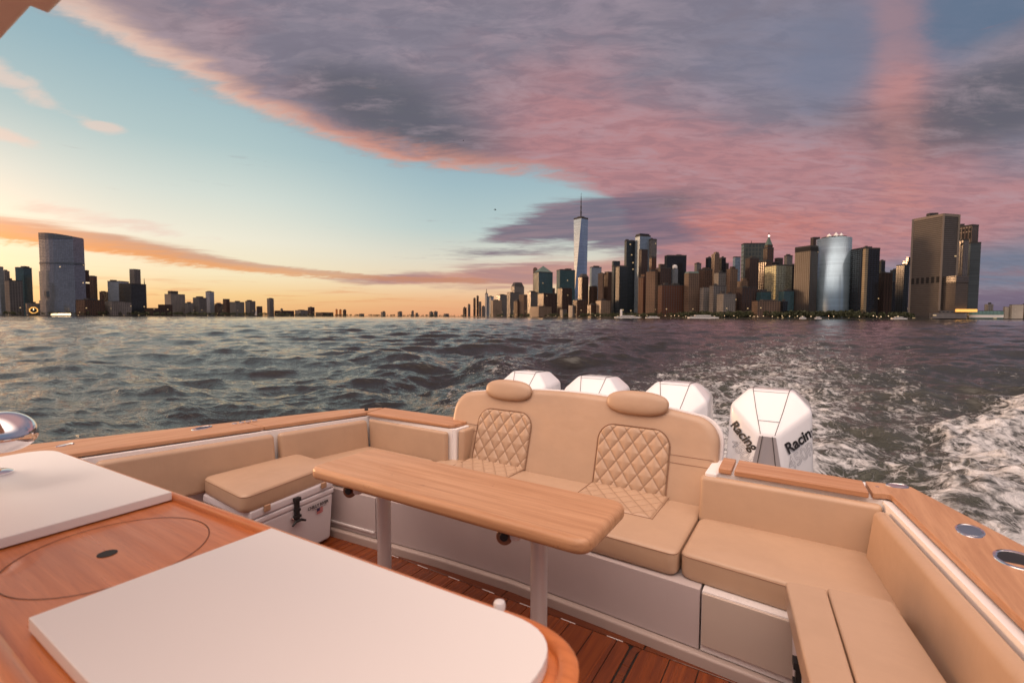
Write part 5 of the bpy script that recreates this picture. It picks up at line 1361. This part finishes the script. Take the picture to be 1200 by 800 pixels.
blue = t.add(t.mul(blob(44,25.5,8,4.0,0), 1.2), t.mul(blob(25,26,10,7,-15), .62), t.mul(blob(4,31,12,4,0), .35), t.mul(blob(47,4.2,12,2.2,0), .75), t.mul(blob(18,17,6,1.6,15), .25), t.mul(blob(33,23,4,5,0),.55))
pk = t.sm(t.add(pink, d0(nB, 1.1), d0(nA, .9), d0(nC, .6)), .1, .95)
colA = t.mix(pk, rgb(140,133,147), rgb(188,136,140))
colA = t.mix(t.sm(t.add(t.mul(blob(25,9.5,15,3.5,-6), 1.0), t.mul(blob(38.5,17,3,9,6), .62), d0(nC, 1.3), d0(nA, 1.1), d0(nF, .5)), .30, 1.15), colA, rgb(206,131,123))
colA = t.mix(t.sm(t.add(dark, d0(nA, .9), d0(nC, .4)), .15, 1.0, 0, .85), colA, rgb(97,98,108))
colA = t.mix(t.sm(t.add(blob(-34,24,12,4.5,-20), d0(nC, 1.2), d0(nF, .5)), .2, .9, 0, .6), colA, rgb(168,144,150))
colA = t.mix(t.sm(t.add(nC, d0(nF, .35)), .44, .74, 0, .46), colA, rgb(184,164,174))
colA = t.mix(t.sm(t.add(nF, d0(nC, .5)), .56, .34, 0, .22), colA, rgb(102,98,116))
colA = t.mix(t.sm(t.add(blue, d0(nA, 1.0), d0(nC, 1.0)), .25, 1.0, 0, .85), colA, t.mix(t.sm(az, 34, 42), rgb(124,130,152), rgb(98,120,146)))
stk = t.sm(t.add(t.mul(blob(38.2,21,2.4,14,3), .95), d0(nC, .7), d0(nF, .6), d0(nA, .4)), .2, 1.0)
colA = t.mix(t.mul(stk, .34), colA, rgb(204,146,140))
# sunlit fringe on the sunset side
fr = t.mul(t.sm(sd, -.6, 1.0), t.sm(sd, .9, 3.6, 1, 0), t.sm(az, -8, 12, 1, .0))
colA = t.mix(t.mul(fr, t.sm(nC, .25, .6, .55, 1.0)), colA, t.mix(t.sm(az, -42, -16), rgb(246,208,188), rgb(226,156,134)))
overhead = t.sm(el, 30, 55)
colA = t.mix(overhead, colA, rgb(200,158,156))
col = t.mix(mA, base, colA)
# ---- dark tongue left of the spired tower
mD = t.m('MINIMUM', t.add(t.mul(blob(8,11.6,8.5,1.7,10), 1.0), t.mul(blob(14,9.5,9,2.8,0), 1.0), t.mul(blob(0,9.4,7,1.1,7), .75), t.mul(blob(-3,7.4,7,.6,3), .5)), 1.0)
mD = t.sm(t.add(mD, d0(nL, 1.5), d0(nL2, 1.0), d0(nF, .4)), .25, .85)
col = t.mix(t.mul(mD, .92), col, t.mix(t.sm(nL2, .4, .7), rgb(118,106,124), rgb(148,122,134)))
# ---- pink streaks low in the centre
mS = t.m('MINIMUM', t.add(t.mul(blob(2,5.0,14,1.9,2), 1.0), t.mul(blob(22,5,14,2.3,0), .8), t.mul(blob(-14,4.2,8,.7,2), .7)), 1.0)
mS = t.sm(t.add(mS, d0(nL, 1.5), d0(nL2, .8)), .32, .95)
col = t.mix(t.mul(mS, .85), col, t.mix(t.sm(nL, .35, .65), rgb(206,140,128), rgb(168,122,130)))
# ---- orange streak on the left
ec = curve([(-120,8.5),(-60,7.4),(-46.7,6.9),(-41,6.6),(-35,5.9),(-30,5.3),(-25.6,4.9),(-20,4.65),(-14,4.4),(-4,4.2),(8,4),(40,3.5)])
hw = t.sm(az, -44, -16, 1.15, .34)
q = t.m('DIVIDE', t.add(t.sub(el, ec), d0(nL, 1.3), d0(nF, .9)), hw)
fadeC = t.sm(az, -6, 4, 1, 0)
mC = t.mul(t.m('POWER', 2.71828, t.mul(q, q, -1.0)), fadeC)
mC = t.sm(t.add(mC, d0(nL2, 1.1), d0(nF, .5)), .20, .85)
colC = t.mix(t.sm(t.add(q, d0(nL2, 1.6)), -.7, .9), rgb(240,160,98), rgb(206,160,138))
colC = t.mix(t.sm(az, -30, -14), colC, rgb(206,144,112))
col = t.mix(t.mul(mC, fadeC, t.sm(az, -38, -18, .95, .72)), col, colC)
# thin high cirrus above the streak, a few loose wisps
wis = t.mul(t.m('MINIMUM', t.add(blob(-46,18.5,5,1.4,-18), blob(-47,14.5,4,.7,-12), t.mul(blob(-40,8.6,9,1.0,-6), .9), blob(-40,16.5,1.6,.5,0)), 1), 1.0)
col = t.mix(t.mul(t.sm(t.add(wis, d0(nC, 1.6)), .45, 1.0), .7), col, rgb(240,214,200))
fine = t.mul(blob(-28,2.2,22,1.6,0), t.sm(nL2, .5, .75)); col = t.mix(t.mul(fine, .7), col, rgb(232,150,104))
# ---- the sunset glow itself, off to the left, and an unseen sky fill added overhead and behind to light the boat
glow = t.add(blob(-76,5,20,9), t.mul(blob(-106,10,16,11), .35))
colg = t.mix(1.0, col, col)
vadd = t.n.new('ShaderNodeMix'); vadd.data_type = 'RGBA'; vadd.blend_type = 'ADD'; vadd.inputs[0].default_value = 1.0
gm = t.mix(1.0, (0,0,0,1), (1.0,.40,.11,1)); 
sc_ = t.n.new('ShaderNodeVectorMath'); sc_.operation = 'SCALE'; t.link(gm, sc_.inputs[0]); t.put(sc_.inputs['Scale'], t.mul(glow, GLOW))
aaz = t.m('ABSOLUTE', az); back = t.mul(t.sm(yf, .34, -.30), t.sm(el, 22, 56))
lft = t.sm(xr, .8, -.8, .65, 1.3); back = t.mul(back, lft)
bk = t.n.new('ShaderNodeVectorMath'); bk.operation = 'SCALE'; bk.inputs[0].default_value = (1.0,.80,.67); t.put(bk.inputs['Scale'], t.mul(back, BACK_FILL))
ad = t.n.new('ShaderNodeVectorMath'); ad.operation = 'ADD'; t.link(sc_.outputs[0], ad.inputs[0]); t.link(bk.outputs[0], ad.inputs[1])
col = t.mix(t.mul(t.sm(aaz, 75, 125), t.sm(el, 45, 12)), col, t.ramp(pe, [(0,rgb(96,104,124)),(.12,rgb(128,122,142)),(.3,rgb(112,128,150)),(1,rgb(130,130,150))]))
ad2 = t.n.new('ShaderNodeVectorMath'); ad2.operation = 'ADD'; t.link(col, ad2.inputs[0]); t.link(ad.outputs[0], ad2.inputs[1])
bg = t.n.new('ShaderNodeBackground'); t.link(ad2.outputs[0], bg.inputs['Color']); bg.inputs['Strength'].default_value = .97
sk = t.n.new('ShaderNodeTexSky'); sk.sky_type = 'NISHITA'; sk.sun_disc = False; sk.sun_elevation = R(SUN_EL); 
sd_ = FW*math.cos(R(SUN_AZ))+RT*math.sin(R(SUN_AZ)); sk.sun_rotation = math.atan2(sd_.x, sd_.y)
sk.air_density = 1.2; sk.dust_density = 2.0; sk.ozone_density = 1.5
bg2 = t.n.new('ShaderNodeBackground'); t.link(sk.outputs[0], bg2.inputs['Color']); bg2.inputs['Strength'].default_value = .05
mx = t.n.new('ShaderNodeMixShader'); mx.inputs[0].default_value = .06; t.link(bg.outputs[0], mx.inputs[1]); t.link(bg2.outputs[0], mx.inputs[2])
out = t.n.new('ShaderNodeOutputWorld'); t.link(mx.outputs[0], out.inputs['Surface'])
sun = bpy.data.objects.new('sun', bpy.data.lights.new('sun', 'SUN')); COL.objects.link(sun)
sun.data.energy = SUNE; sun.data.color = (1.0,.57,.30); sun.data.angle = R(9)
to_sun = Vector((sd_.x*math.cos(R(SUN_EL)), sd_.y*math.cos(R(SUN_EL)), math.sin(R(SUN_EL))))
sun.rotation_euler = to_sun.to_track_quat('Z', 'Y').to_euler()
scn.view_settings.view_transform = 'Standard'; scn.view_settings.look = 'None'; scn.view_settings.exposure = 0.0; scn.view_settings.gamma = 1.0
